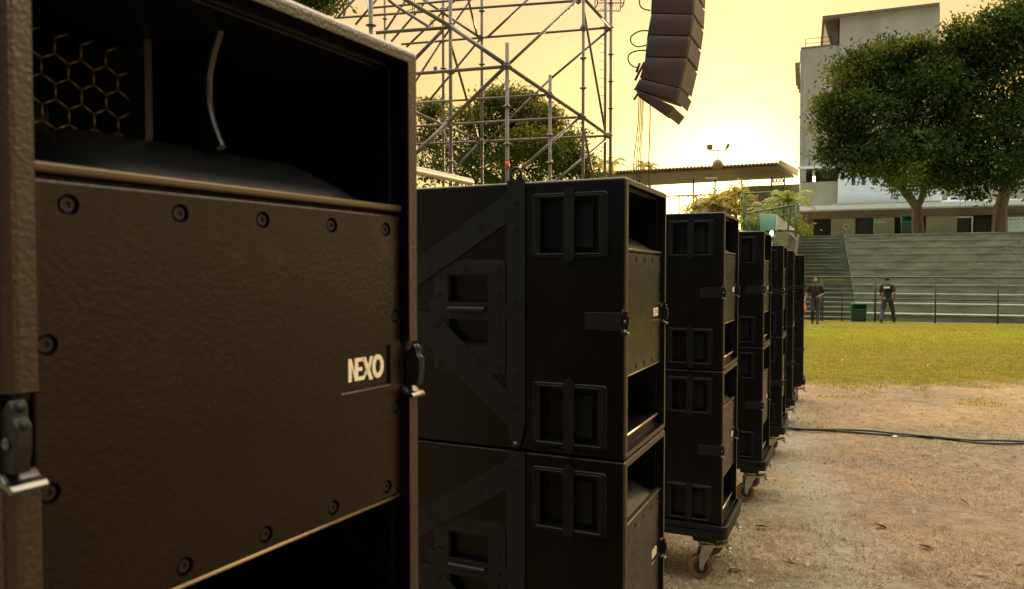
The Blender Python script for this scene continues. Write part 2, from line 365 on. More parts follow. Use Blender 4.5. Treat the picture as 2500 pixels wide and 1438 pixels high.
def copy_tree(o, parent=None, skip=()):
    c = o.copy(); COL.objects.link(c); c.parent = parent
    for ch in list(o.children):
        if ch.name.split('.')[0] in skip: continue
        copy_tree(ch, c, skip)
    return c
def evaluated(o, name):
    dg = bpy.context.evaluated_depsgraph_get(); me = bpy.data.meshes.new_from_object(o.evaluated_get(dg), depsgraph=dg); me.name = name; return me
def boolean(me, cutters, name, bevel=0):
    base = bpy.data.objects.new('tmp', me); COL.objects.link(base); tmp = [base]
    for i, c in enumerate(cutters):
        cm = bpy.data.meshes.new('c'); cm.from_pydata(c.v, [], c.f)
        bm = bmesh.new(); bm.from_mesh(cm); bmesh.ops.recalc_face_normals(bm, faces=bm.faces); bm.to_mesh(cm); bm.free()
        co = bpy.data.objects.new('tmpc', cm); COL.objects.link(co); tmp.append(co)
        md = base.modifiers.new('b%d' % i, 'BOOLEAN'); md.operation = 'DIFFERENCE'; md.solver = 'EXACT'; md.object = co
    if bevel:
        md = base.modifiers.new('bev', 'BEVEL'); md.width = bevel; md.segments = 2; md.limit_method = 'ANGLE'; md.angle_limit = R(40)
    bpy.context.view_layer.update()
    out = evaluated(base, name)
    for t in tmp: bpy.data.objects.remove(t, do_unlink=True)
    out.materials.clear(); finish(out, 40, .0012)
    return out

# ------------------------------------------------------------------ ground
xs = np.concatenate([np.linspace(-150, -8, 30), np.linspace(-7.5, -1, 14), np.arange(-.9, 14, .055), np.linspace(14.3, 40, 50), np.linspace(45, 260, 30)])
ys = np.concatenate([np.linspace(-60, -2, 12), np.arange(-1, 2.0, .3), np.arange(2.1, 9, .04), np.arange(9, 16, .09), np.linspace(16.2, 36, 60), np.linspace(38, 320, 40)])
X, Y = np.meshgrid(xs, ys); Z = np.interp(Y, GA[:, 0], GA[:, 1])
near = (X > -1.2) & (X < 15) & (Y > 1.5) & (Y < 16)
nz = np.zeros_like(Z)
for i, j in zip(*np.nonzero(near)):
    a = noise.noise((X[i, j] * 1.3, Y[i, j] * 1.3, 0)) * .010 + noise.noise((X[i, j] * 5, Y[i, j] * 6.5, 3)) * .009 + noise.noise((X[i, j] * 13, Y[i, j] * 18, 5)) * .008
    nz[i, j] = a
Z = Z + nz - .004
me = bpy.data.meshes.new('ground'); ny, nx = X.shape
idx = np.arange(ny * nx).reshape(ny, nx)
me.from_pydata(np.stack([X, Y, Z], -1).reshape(-1, 3).tolist(), [], np.stack([idx[:-1, :-1], idx[:-1, 1:], idx[1:, 1:], idx[1:, :-1]], -1).reshape(-1, 4).tolist())
me.polygons.foreach_set('use_smooth', [True] * len(me.polygons))
tag(link('ground', me, 'ground'), kind='structure')

# scattered blades: one mesh from numpy arrays
def blades(name, pts, ln, wd, mt, flat=.0, kind='stuff', label=None):
    n = len(pts); az = RNG.random(n) * 2 * PI; tilt = RNG.normal(0, .5, n) + flat
    ln = ln * (.5 + RNG.random(n)); wd = wd * (.6 + .8 * RNG.random(n))
    up = np.cos(tilt); ho = np.sin(tilt)
    d = np.stack([ho * np.cos(az), ho * np.sin(az), np.abs(up)], -1); a2 = RNG.random(n) * 2 * PI
    w = np.stack([np.cos(a2), np.sin(a2), 0.2 * np.ones(n)], -1)
    base = np.array(pts); tip = base + d * ln[:, None]
    V = np.stack([base - w * wd[:, None] / 2, base + w * wd[:, None] / 2, tip], 1).reshape(-1, 3)
    m_ = bpy.data.meshes.new(name); m_.vertices.add(3 * n); m_.vertices.foreach_set('co', V.ravel())
    m_.loops.add(3 * n); m_.loops.foreach_set('vertex_index', np.arange(3 * n)); m_.polygons.add(n)
    m_.polygons.foreach_set('loop_start', np.arange(n) * 3); m_.polygons.foreach_set('loop_total', np.full(n, 3)); m_.update(); m_.validate()
    o = link(name, m_, mt); tag(o, label, kind and name.replace('_', ' '), None, kind); return o
def scatter(n, y0, y1, pw, keep):
    out = []
    while len(out) < n:
        y = y0 + (y1 - y0) * RNG.random(4000) ** pw; x = y * (.1 + .65 * RNG.random(4000))
        for a, b in zip(x, y):
            if keep(a, b): out.append((a, b, gz(a, b) - .002 + noise.noise((a * 1.3, b * 1.3, 0)) * .010 + noise.noise((a * 5, b * 6.5, 3)) * .009))
    return out[:n]
def k1(a, b): return noise.noise((a * .8, b * 1.1, 9)) + .5 * noise.noise((a * 3, b * 4, 2)) > -.05
blades('dry_straw', scatter(70000, 2.6, 11.5, 1.3, k1), .034, .0032, 'straw', flat=1.35, label='dry straw and dead grass bits strewn over the bare earth')
def clods(n):
    mb = MB(); rr = random.Random(8)
    pts = scatter(n, 2.6, 11, 1.4, lambda a, b: noise.noise((a * .6, b * .8, 21)) > -.15)
    for x, y, z in pts:
        r = .004 + .014 * rr.random() ** 3
        vs = [(x + r * (.6 + .7 * rr.random()) * math.cos(k * PI / 2.5 + rr.random() * .5), y + r * (.6 + .7 * rr.random()) * math.sin(k * PI / 2.5), z - .004) for k in range(5)]
        mb.add(vs + [(x + r * .2, y, z + r * (.5 + .6 * rr.random()))], [(k, (k + 1) % 5, 5) for k in range(5)])
    me_ = bpy.data.meshes.new('earth_clods'); me_.from_pydata(mb.v, [], mb.f); return tag(link('earth_clods', me_, 'clod'), 'small clods and pebbles strewn over the bare earth', 'clods', None, 'stuff')
clods(6500)
def k2(a, b):
    e = 11.0 + 1.6 * noise.noise((a * .5, b * .2, 4)) + 1.6 * noise.noise((a * 2.2, b, 7)) + .8 * noise.noise((a * 7, b * 3, 7))
    return b > e or (noise.noise((a * 1.1, b * 1.7, 11)) > .43 and b > 6.5)
blades('grass', scatter(75000, 5.0, 26, 1.15, k2), .035, .011, 'grass', flat=.5, label='short yellow green turf of the field beyond the bare earth')

# ------------------------------------------------------------------ loudspeaker cabinet (local: x along the front, y into the box, z up)
W_, D_, H_ = .483, 1.0, .785
def zt(b): return H_ - b
def cabinet_shell():
    b = MB().box(0, W_, 0, D_, .0015, H_ - .0015).mesh('shell', .009, 4)
    cA_ = MB().box(.022, W_ - .022, -.05, .027, zt(.765), zt(.020))
    cB = MB(); cB.box(.026, W_ - .026, .02, .36, zt(.203), zt(.024)); cB.box(.026, W_ - .026, .021, .45, zt(.733), zt(.560))
    cC = MB()
    for x0, x1 in ((-.05, .022), (W_ - .022, W_ + .05)):
        for z0, z1 in ((zt(.208), zt(.052)), (zt(.748), zt(.592))):
            cC.box(x0, x1, .078, .253, z0, z1)
        cC.box(x0, x1, .425, .553, zt(.358), zt(.274)); cC.box(x0, x1, .425, .553, zt(.475), zt(.393))
    cD = MB()
    for x0, x1 in ((-.05, .0245), (W_ - .0245, W_ + .05)): cD.prism([(-.05, zt(.364)), (.010, zt(.364)), (.014, zt(.372)), (.014, zt(.425)), (.005, zt(.431)), (-.05, zt(.431))], 'x', x0, x1)
    return boolean(b, [cA_, cB, cC, cD], 'shell', .0022)
shell_me = cabinet_shell()
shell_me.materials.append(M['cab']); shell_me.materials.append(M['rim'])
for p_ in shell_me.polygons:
    if p_.center.y < .0095 and p_.normal.y < -.25: p_.material_index = 1  # front rim faces take the brightened copy of the paint
SX = [.052, .149, .2415, .338, .431]
def baffle_mesh():
    b = MB().box(.0235, W_ - .0235, .012, .0285, zt(.556), zt(.207)).mesh('front_baffle', .0035, 3)
    c = MB()
    for x in SX:
        for z in (zt(.226), zt(.540)): c.lathe([(.0085, -.02), (.0085, .006)], (x, .012, z), 'y', 20)
    for x in (.034, W_ - .034):
        for z in (zt(.332), zt(.444)): c.lathe([(.0085, -.02), (.0085, .006)], (x, .012, z), 'y', 20)
    c2 = MB().prism(rrect(.350, .4385, zt(.414), zt(.366), .002, 2), 'y', -.01, .0155)
    return boolean(b, [c, c2], 'front_baffle', .0008)
def logo_mesh():
    mb = MB(); ox, oz, s = .3655, zt(.4035), .0262; y0, y1 = .0140, .0158
    def poly(pts): mb.prism([(ox + x * s, oz + z * s) for x, z in pts], 'y', y0, y1)
    poly([(0, 0), (.2, 0), (.2, 1), (0, 1)]); poly([(.2, 1), (.2, .72), (.42, 0), (.62, 0), (.42, .3)]); poly([(.42, .3), (.62, 0), (.62, 1), (.42, 1)])
    poly([(.62, 0), (1.02, 0), (1.12, .16), (.62, .16)]); poly([(.62, .84), (.62, 1), (1.0, 1), (1.08, .84)]); poly([(.62, .42), (.9, .42), (.9, .58), (.62, .58)])
    poly([(.90, 1), (1.13, 1), (1.62, -.06), (1.39, -.06)]); poly([(1.02, .16), (1.12, .16), (1.27, .36), (1.20, .50)]); poly([(1.34, .62), (1.43, .45), (1.62, 1), (1.44, 1)])
    n = 28; out = [(1.98 + .40 * math.cos(2 * PI * i / n), .5 + .54 * math.sin(2 * PI * i / n)) for i in range(n)]; inn = [(1.98 + .19 * math.cos(2 * PI * i / n), .5 + .33 * math.sin(2 * PI * i / n)) for i in range(n)]
    for i in range(n):
        j = (i + 1) % n; poly([out[i], out[j], inn[j], inn[i]])
    return mb.mesh('logo')
def hump_mesh():
    mb = MB(); nx, ny = 48, 16; vs = []; x0, x1 = .0262, W_ - .0262
    for i in range(nx + 1):
        for j in range(ny + 1):
            x = x0 + (x1 - x0) * i / nx; t = j / ny; y = .024 + .15 * t
            e = min((x - x0), (x1 - x)) / .10; e = min(1, max(0, e)); bell = e ** 1.7 if e < 1 else 1; bell = 1 - (1 - e) ** 1.6 if e > .6 else (1 - (.4) ** 1.6) * (e / .6) ** 1.9
            q_ = 1 - min(1, t / .62); pr = .5 * math.sqrt(max(0, 1 - q_ * q_)) + .5 * (1 - q_ ** 1.6) ** 1.7; vs.append((x, y, zt(.1985) + .052 * pr * bell))
    n0 = len(vs); vs += [(v[0], v[1], zt(.2025)) for v in vs]
    idx = lambda i, j: i * (ny + 1) + j
    fs = [(idx(i, j), idx(i + 1, j), idx(i + 1, j + 1), idx(i, j + 1)) for i in range(nx) for j in range(ny)]
    fs += [(idx(i, 0), n0 + idx(i, 0), n0 + idx(i + 1, 0), idx(i + 1, 0)) for i in range(nx)] + [(idx(i, ny), idx(i + 1, ny), n0 + idx(i + 1, ny), n0 + idx(i, ny)) for i in range(nx)]
    return mb.add(vs, fs).mesh('horn_lip')
def make_cabinet():
    t = empty('speaker_cabinet'); sh = link('shell', shell_me, 'cab', t)
    bf = link('front_baffle', baffle_mesh(), 'baf', t)
    sm = MB().lathe([(.0062, .0062), (.0062, .0030), (.0054, .0018), (.0030, .0018), (.0026, .0034), (.0001, .0034)], (0, 0, 0), 'y', 16).mesh('screw')
    pos = [(x, z) for z in (zt(.226), zt(.540)) for x in SX] + [(x, z) for x in (.034, W_ - .034) for z in (zt(.332), zt(.444))]
    for x, z in pos: s_ = link('screw', sm, 'steel', bf); s_.location = (x, .012, z)
    lg = link('logo', logo_mesh(), 'label', bf); lg['label'] = 'cream raised letters reading NEXO'
    e = MB().prism(rrect(.351, .4375, zt(.4160), zt(.4145), .0006, 1), 'y', .0108, .0155).build('logo_ledge', 'chrome', bf)
    link('horn_lip', hump_mesh(), 'gloss', t)
    MB().prism([(.010, zt(.2020)), (.010, zt(.1965)), (.013, zt(.1945)), (.0265, zt(.1945)), (.0265, zt(.2035)), (.012, zt(.2035))], 'x', .0232, W_ - .0232).build('lip_strip', 'strip', t, .0012)
    # curved fin in the middle of the horn, edge bowed inwards
    pts = []
    for i in range(15):
        q = i / 14; z = zt(.150) + (zt(.030) - zt(.150)) * q; y = .062 + .030 * math.sin(PI * (q * .8 + .1)); pts.append((y, z))
    fin = MB()
    fin.path([(W_ / 2, p[0], p[1]) for p in pts], .0048, 10)
    for i in range(14): fin.hexa([(W_ / 2 - .0042, pts[i][0], pts[i][1]), (W_ / 2 + .0042, pts[i][0], pts[i][1]), (W_ / 2 + .0042, .30, pts[i][1]), (W_ / 2 - .0042, .30, pts[i][1])], [(W_ / 2 - .0042, pts[i + 1][0], pts[i + 1][1]), (W_ / 2 + .0042, pts[i + 1][0], pts[i + 1][1]), (W_ / 2 + .0042, .30, pts[i + 1][1]), (W_ / 2 - .0042, .30, pts[i + 1][1])])
    fin.build('horn_fin', 'gloss', t)
    # honeycomb grille beside the fin
    hx = MB(); ps = .0138; y = .135
    for r_ in range(6):
        for c_ in range(7):
            cx = .040 + c_ * ps * math.sqrt(3) + (r_ % 2) * ps * math.sqrt(3) / 2; cz = zt(.175) + r_ * ps * 1.5
            if cx > .19 or cz > zt(.070): continue
            for k in range(3):
                a = R(60 * k + 90); b_ = R(60 * k + 150)
                hx.tube((cx + ps * math.cos(a), y, cz + ps * math.sin(a)), (cx + ps * math.cos(b_), y, cz + ps * math.sin(b_)), .0013, 5)
    hx.build('honeycomb_grille', 'strip', t)
    MB().box(.196, .204, .128, .30, zt(.1975), zt(.026)).build('horn_divider', 'dark', t)
    MB().hexa([(.027, .034, zt(.027)), (W_ - .027, .034, zt(.027)), (W_ - .027, .33, zt(.078)), (.027, .33, zt(.078))], [(.027, .034, zt(.0245)), (W_ - .027, .034, zt(.0245)), (W_ - .027, .33, zt(.0245)), (.027, .33, zt(.0245))]).build('horn_roof', 'gloss', t)
    tr = MB(); tr.path([(.024, .018, zt(.5575)), (W_ - .024, .018, zt(.5575))], .0036, 8); tr.path([(.024, .024, zt(.7335)), (W_ - .024, .024, zt(.7335))], .0036, 8)
    tr.build('port_trim', 'trim', t)
    # handles on both flanks
    hs = MB()
    a, b_ = rrect(.052, .279, 0, .184, .012), rrect(.078, .253, .014, .170, .004)
    def ring(mb, o_, i_, x0, x1):
        n = len(o_); vs = [(x0, *p) for p in o_] + [(x1, p[0] + (.1655 - p[0]) * .02, p[1] + (.092 - p[1]) * .03) for p in o_] + [(x1, p[0], p[1]) for p in i_] + [(x0, *p) for p in i_]
        fs = []
        for k in range(3):
            for i in range(n): fs.append((k * n + i, k * n + (i + 1) % n, (k + 1) * n + (i + 1) % n, (k + 1) * n + i))
        mb.add(vs, fs)
    ring(hs, a, b_, -.0005, -.0048)
    hs.path([(-.0048, p[0] + (.1655 - p[0]) * .10, p[1] + (.092 - p[1]) * .11) for p in rrect(.052, .279, 0, .184, .012, 3)], .0022, 6, True)
    hs.box(-.0075, -.001, .148, .181, .006, .180); hs.box(.0165, .0215, .10, .17, .03, .15)
    hs.prism([(.150, .192), (.165, .200), (.179, .192), (.179, .176), (.150, .176)], 'x', -.0090, -.001); hs.prism([(.150, -.006), (.165, -.014), (.179, -.006), (.179, .010), (.150, .010)], 'x', -.0090, -.001)
    for yy, zz in ((.060, .010), (.271, .010), (.060, .174), (.271, .174), (.165, .188), (.165, -.003)): hs.lathe([(.0032, 0), (.0032, .0022), (.002, .003)], (-.0105 if abs(yy - .165) < .01 else -.0068, yy, zz), 'x', 8)
    hm = hs.mesh('handle', 0)
    for side in (0, 1):
        for z0 in (zt(.222), zt(.762)):
            h_ = link('handle', hm, 'dolly', t)
            if side: h_.rotation_euler = (0, 0, PI); h_.location = (W_, .331, z0)
            else: h_.location = (0, 0, z0)
    # steel frame on the flank: upright, sloping arms, cross arm, window frame
    for side in (0, 1):
        fr = MB()
        up = [(.300, zt(.700)), (.308, zt(.745)), (.318, zt(.776)), (.329, zt(.781)), (.340, zt(.776)), (.350, zt(.745)), (.357, zt(.700)), (.357, zt(.0015)), (.300, zt(.0015))]
        fr.prism(up, 'x', -.0060, -.0002)
        fr.prism([(.357, zt(.030)), (.357, zt(.118)), (.980, zt(.500)), (.980, zt(.412))], 'x', -.0050, -.0002)
        fr.prism([(.358, zt(.715)), (.358, zt(.625)), (.360, zt(.610)), (.590, zt(.395)), (.690, zt(.375)), (.690, zt(.440))], 'x', -.0040, -.0002)
        fr.prism([(.3575, zt(.352)), (.3575, zt(.404)), (.52, zt(.404)), (.60, zt(.404)), (.64, zt(.335)), (.56, zt(.352))], 'x', -.0032, -.0002)
        fr.tube((-.006, .43, zt(.375)), (-.006, .555, zt(.375)), .009, 10)
        n = 4; o_ = rrect(.368, .606, zt(.560), zt(.225), .014); i_ = rrect(.420, .558, zt(.482), zt(.268), .004)
        ring(fr, o_, i_, -.0002, -.0022)
        for yy, b2 in ((.329, .060), (.329, .135), (.329, .345), (.329, .425), (.329, .560), (.329, .655), (.329, .700), (.45, .130), (.62, .235), (.60, .425), (.46, .53), (.385, .378), (.39, .255), (.50, .250), (.59, .255), (.39, .33), (.59, .33), (.39, .42), (.59, .42), (.39, .545), (.50, .548), (.59, .545)):
            fr.lathe([(.0062, .0), (.0062, .0018), (.0048, .0034), (.0022, .0034), (.0018, .0022)], (-.0094 if yy == .329 else -.0078, yy, zt(b2)), 'x', 8)
        f_ = fr.build('side_bracket', 'steel', t, ang=30)
        if side: f_.scale = (-1, 1, 1); f_.location = (W_, 0, 0)
        pin = MB().lathe([(.006, 0), (.006, -.003), (.004, -.005), (.0001, -.0052)], (-.0062, .329, zt(.765)), 'x', 12).build('pin', 'chrome', f_)
    # latches at both front corners
    lt = MB(); lt.prism(rrect(.0145, .118, zt(.424), zt(.374), .006), 'x', -.0045, -.0002)
    lt.prism([(-.004, zt(.420)), (-.008, zt(.402)), (-.008, zt(.386)), (-.003, zt(.381)), (-.003, zt(.373)), (.002, zt(.368)), (.006, zt(.372)), (.0135, zt(.380)), (.0135, zt(.420))], 'x', .0015, .0125)
    lt.ball((.007, -.001, zt(.3735)), .0045); lt.ball((.007, -.0055, zt(.386)), .0042)
    lt.lathe([(.0055, 0), (.0055, -.004), (.003, -.004)], (-.0045, .022, zt(.400)), 'x', 10)
    for yy in (.062, .092): lt.lathe([(.0042, 0), (.0042, -.002), (.002, -.002)], (-.0045, yy, zt(.399)), 'x', 8)
    lm = lt.mesh('latch', .0006, 1)
    sh_ = MB(); sec = [(-.0055, zt(.4345)), (-.0075, zt(.4310)), (-.0040, zt(.4275)), (.003, zt(.4265)), (.009, zt(.4215)), (.0135, zt(.4205)), (.0135, zt(.4300)), (.0045, zt(.4307))]
    sh_.prism(sec, 'x', -.0015, .0240); smh = sh_.mesh('latch_shoe', .001, 2)
    kn = MB().lathe([(.0042, 0), (.0046, -.0015), (.003, -.003), (.0001, -.0035)], (.0015, .0035, zt(.399)), 'x', 12).mesh('latch_pin')
    for side in (0, 1):
        l_ = link('latch', lm, 'steel', t); s_ = link('latch_shoe', smh, 'chrome', l_); link('latch_pin', kn, 'chrome', l_)
        if side: l_.scale = (-1, 1, 1); l_.location = (W_, 0, 0)
    return t
proto = make_cabinet()

def lifting_eye(parent):
    mb = MB(); r0 = .016; y0, z0 = .329, H_ + .016
    mb.prism([(.300, H_ - .012), (.300, H_ + .003), (.308, H_ + .009), (.313, H_ + .022), (.318, H_ + .016), (.329, H_ + .004), (.340, H_ + .014), (.346, H_ + .006), (.357, H_ + .002), (.357, H_ - .012)], 'x', -.0058, -.0008)
    mb.path([(-.0033, y0 + .0155 * math.cos(a), z0 + .008 + .0155 * math.sin(a)) for a in [R(-40 + 250 * i / 14) for i in range(15)]], .0042, 8)
    return mb.build('lifting_eye', 'steel', parent)

# ------------------------------------------------------------------ dolly with four casters
def make_dolly():
    t = empty('wheeled_dolly')
    fr = MB(); z1 = .285
    fr.prism(rrect(-.020, W_ + .020, -.024, D_ + .024, .03), 'z', .232, .272)
    ring_o, ring_i = rrect(-.024, W_ + .024, -.028, D_ + .028, .034), rrect(-.006, W_ + .006, -.010, D_ + .010, .012)
    n = len(ring_o)
    fr.add([(*p, .2745) for p in ring_o] + [(*p, .300) for p in ring_o] + [(*p, .300) for p in ring_i] + [(*p, .2745) for p in ring_i],
           [(k * n + i, k * n + (i + 1) % n, ((k + 1) % 4) * n + (i + 1) % n, ((k + 1) % 4) * n + i) for k in range(4) for i in range(n)])
    fr.build('deck', 'dolly', t, .003)
    for cx, cy in ((.070, .085), (W_ - .070, .085), (.070, D_ - .085), (W_ - .070, D_ - .085)):
        c = empty('caster', (cx, cy, 0)); c.parent = t
        MB().prism([(-.085, .2322), (-.062, .2020), (.062, .2020), (.085, .2322)], 'y', -.060, .060).build('pad', 'dolly', c, .004)
        br = MB(); br.box(-.045, .045, -.045, .045, .196, .2018); br.lathe([(.030, .180), (.034, .1955)], (0, 0, 0), 'z', 16)
        rot = 25 if cy < .5 else -160
        fk = MB(); fk.prism(rrect(-.036, .036, -.030, .040, .01), 'z', .172, .1798)
        for s in (-1, 1): fk.prism([(-.032, .172), (.034, .172), (.046, .120), (.048, .062), (.040, .048), (.028, .050), (.016, .090), (-.020, .150)], 'x', s * .0265, s * .0300)
        fk.tube((-.034, .036, .062), (.034, .036, .062), .009, 10)
        whl = MB().lathe([(.036, -.020), (.056, -.020), (.061, -.014), (.062, 0), (.061, .014), (.056, .020), (.036, .020), (.036, -.020)], (0, .036, .062), 'x', 28, False)
        hub = MB().lathe([(.037, -.016), (.030, -.012), (.014, -.018), (.014, .018), (.030, .012), (.037, .016)], (0, .036, .062), 'x', 20)
        pd = MB(); pd.prism([(-.110, .168), (-.030, .160), (-.030, .1705), (-.105, .182), (-.112, .182)], 'x', -.024, .024)
        pd.box(-.026, .026, -.118, -.100, .150, .158)
        tg = MB().hexa([(-.022, -.104, .1485), (.022, -.104, .1485), (.022, -.128, .128), (-.022, -.128, .128)], [(-.022, -.102, .1455), (.022, -.102, .1455), (.022, -.126, .125), (-.022, -.126, .125)])
        parts = [br.build('mounting_plate', 'zinc', c, .0015), fk.build('fork', 'zinc', c, .0015), whl.build('wheel', 'poly', c), hub.build('hub', 'hub', c), pd.build('brake_pedal', 'zinc', c, .002), tg.build('pedal_tongue', 'tongue', c)]
        for p_ in parts: p_.rotation_euler = (0, 0, R(rot))
    return t
dolly0 = make_dolly()

# px of the near front top corner, forward distance, angle of the front
STACKS = [(10, None, .516, 29.5, 1.777), (1530, 430, 2.02, 24.7, None), (1770, 510, 3.63, 25.0, None), (1867, 560, 4.97, 24.6, None),
          (1914, 602, 6.3, 23.6, None), (1939, 612, 7.7, 22.4, None), (1965, 618, 9.2, 20.8, None)]
WHERE = ['nearest stack, cut by the left edge', 'stack beside the nearest one', 'third stack from the front', 'fourth stack from the front', 'fifth stack from the front', 'sixth stack from the front', 'farthest stack of the row']
TOPX = ['huge black loudspeaker cabinet in the foreground, cream lettering on its textured front', 'black loudspeaker cabinet with steel lifting eye, on top of the second stack', 'upper black loudspeaker cabinet of the third stack, above amber-wheeled dolly', 'upper black loudspeaker cabinet of the fourth stack from the front', 'upper black loudspeaker cabinet of the fifth stack from the front', 'upper black loudspeaker cabinet of the sixth stack, second from the far end', 'upper black loudspeaker cabinet of the farthest stack, nearest the walking people']
LOWX = ['black loudspeaker cabinet underneath the huge foreground one', 'black loudspeaker cabinet under the one with the lifting eye, bright horn lip', 'lower black loudspeaker cabinet of the third stack, resting on its dolly', 'lower black loudspeaker cabinet of the fourth stack from the front', 'lower black loudspeaker cabinet of the fifth stack from the front', 'lower black loudspeaker cabinet of the sixth stack, second from the far end', 'lower black loudspeaker cabinet of the farthest stack, at the lawn edge']
DOLX = ['dolly under the nearest stack', 'black wheeled dolly under the second stack', 'black dolly under the third stack, amber wheel and pale blue pedal nearest', 'black dolly under the fourth stack, amber wheel seen side on', 'black dolly under the fifth stack, beside the cable on the ground', 'black dolly under the sixth stack from the front', 'black dolly under the farthest stack at the lawn edge']
GC = 'black loudspeaker cabinets stacked in the curved row'; GD = 'wheeled dollies under the loudspeaker stacks'
first = True
for k, (px, py, d, th, ztop) in enumerate(STACKS):
    p = P(px, py if py else 664, d)
    base = gz(p.x, p.y)
    rz = R(90 - th)
    tilt = 0
    skip = () if k < 4 else ('screw', 'logo_ledge', 'horn_divider', 'honeycomb_grille', 'horn_fin', 'horn_roof', 'pin')
    for lv in (0, 1):
        z = base + .285 + (.7855 if lv else 0)
        if first: c = proto; first = False
        else: c = copy_tree(proto, None, skip)
        c.location = (p.x, p.y, z); c.rotation_euler = (0, 0, rz)
        tag(c, (TOPX if lv else LOWX)[k], 'loudspeaker', GC)
        if k == 1 and lv: lifting_eye(c)
    dl = dolly0 if k == 0 else copy_tree(dolly0)
    dl.location = (p.x, p.y, base); dl.rotation_euler = (0, 0, rz)
    tag(dl, DOLX[k], 'dolly', GD)
# paper stickers on far cabinets
#EXTRA
# ------------------------------------------------------------------ stage scaffolding (members by pixel ends and distance)
sc_root_p = P(1240, 430, 11.5)
scaf = empty('scaffolding', (sc_root_p.x, sc_root_p.y, gz(0, 11.5)), 0, 'tall frame of galvanised scaffold tubes with crossing braces behind the loudspeaker stacks', 'scaffolding')
def tube_px(name, pts, r, mt='scaf', parent=scaf, n=8):
    mb = MB(); q = [P(*p) - parent.location for p in pts]
    mb.path(q, r, n) if len(q) > 2 else mb.tube(q[0], q[1], r, n)
    return mb.build(name, mt, parent)
def upright(px0, px1, ytop, Y, r, collars=(), bottom=None):
    """vertical standard from the ground up to pixel height ytop"""
    a = P(px0, ytop, Y); g = gz(a.x, Y); b = P(px1, 430, Y); b = Vector((a.x + (b.x - a.x) * .3, Y, g))
    a = Vector((P(px0, ytop, Y).x, Y, P(px0, ytop, Y).z))
    mb = MB().tube(b - scaf.location, a - scaf.location, r)
    o = mb.build('upright_tube', 'scaf', scaf)
    for cy in collars:
        c = P(px0, cy, Y) - scaf.location; c.x = (b.x + (a.x - b.x)) - scaf.location.x
        MB().lathe([(r * 1.15, -.02), (r * 2.2, -.006), (r * 2.5, 0), (r * 2.2, .006), (r * 1.15, .02)], c, 'z', 10).build('collar', 'scaf', o)
    g_ = MB().box(-.07, .07, -.07, .07, 0, .012); f = g_.build('base_plate', 'scaf', o); f.location = b - scaf.location
    return o
UP = [(1099, 1100, -260, 10.5, .026, (64, 178, 300, 395)), (1081, 1081, -300, 13, .024, (22, 100, 167, 250, 303, 390)), (1176, 1176, -300, 12.6, .024, (27, 92, 157, 245, 346, 410)),
      (1238, 1239, 105, 10.0, .026, (162, 260, 352)), (1343, 1343, 183, 10.6, .024, (232, 330, 397)), (1425, 1424, -260, 11, .022, (68, 142, 215, 285)),
      (1479, 1479, -200, 12.4, .021, (67, 331)), (904, 904, -260, 9.4, .028, (62,)), (938, 938, -260, 13, .019, (46,))]
for u_ in UP: upright(u_[0], u_[1], u_[2], u_[3], u_[4], u_[5])
HZ = [((817, 44, 13), (1409, 2, 11.4), .022), ((918, 80, 10.5), (1097, 67, 10.5), .026), ((980, 108, 13), (1176, 92, 12.7), .02), ((1176, 92, 12.7), (1493, 67, 12.4), .021),
      ((1000, 181, 10.3), (1240, 162, 10.0), .025), ((1000, 252, 13), (1343, 231, 10.7), .02), ((1000, 309, 12.6), (1415, 286, 11.1), .021), ((1000, 353, 12.8), (1493, 331, 12.3), .020),
      ((900, 20, 12.9), (1180, -5, 12.7), .02), ((1180, -60, 12.7), (1490, -80, 12.4), .02)]
for a, b, r in HZ: tube_px('horizontal_tube', [a, b], r)
DG = [((900, -55, 10.2), (1099, 64, 10.4), .030), ((1099, 64, 10.4), (1237, 160, 10.0), .030), ((1237, 160, 10.0), (1340, 230, 10.5), .027), ((1340, 230, 10.5), (1418, 283, 11), .026), ((1418, 283, 11), (1487, 332, 12.3), .026),
      ((1096, 41, 12.8), (1171, 91, 12.6), .022), ((1020, -10, 13), (1096, 41, 12.8), .022), ((1429, 0, 11.1), (1490, 66, 12.3), .024), ((1380, -55, 11), (1429, 0, 11.1), .024),
      ((1000, 268, 12.2), (1176, 346, 12.5), .021), ((990, 398, 10.2), (1093, 300, 10.4), .030), ((1093, 300, 10.4), (1232, 164, 10.1), .029), ((1243, 156, 10.1), (1409, 0, 11), .022), ((1409, 0, 11), (1470, -58, 11.4), .022),
      ((990, 168, 10.5), (1080, 75, 10.5), .028), ((1010, 206, 13), (1076, 103, 13), .019), ((1076, 103, 13), (1160, -16, 13), .019), ((1190, 91, 12.6), (1300, -12, 12.6), .021),
      ((1049, 244, 13), (1171, 97, 12.7), .020), ((1193, 341, 12.6), (1340, 196, 12.4), .018), ((1340, 196, 12.4), (1487, 72, 12.4), .020), ((1095, 430, 12.6), (1165, 354, 12.6), .019),
      ((1262, 422, 10.7), (1412, 289, 11), .022), ((1358, 441, 11.2), (1478, 341, 12.3), .022), ((1000, 395, 12.9), (1160, 230, 12.8), .014),
      ((811, 19, 12.4), (850, -14, 12.4), .022), ((825, 42, 12.4), (878, -16, 12.4), .02), ((868, 60, 12.6), (930, -14, 12.6), .02), ((938, 80, 13), (1000, -14, 13), .02), ((955, 102, 13), (1055, -14, 13), .02), ((992, 115, 13), (1125, -12, 13), .02), ((1140, -14, 11.5), (1165, 88, 12.6), .018),
      ((1102, 113, 10.6), (1168, 341, 12.5), .019), ((1082, 313, 12.9), (1122, 445, 12.9), .018), ((1426, 30, 11.2), (1476, 313, 12.3), .019), ((1421, 297, 11.1), (1450, 441, 12), .019), ((895, -14, 11), (905, 60, 9.6), .014)]
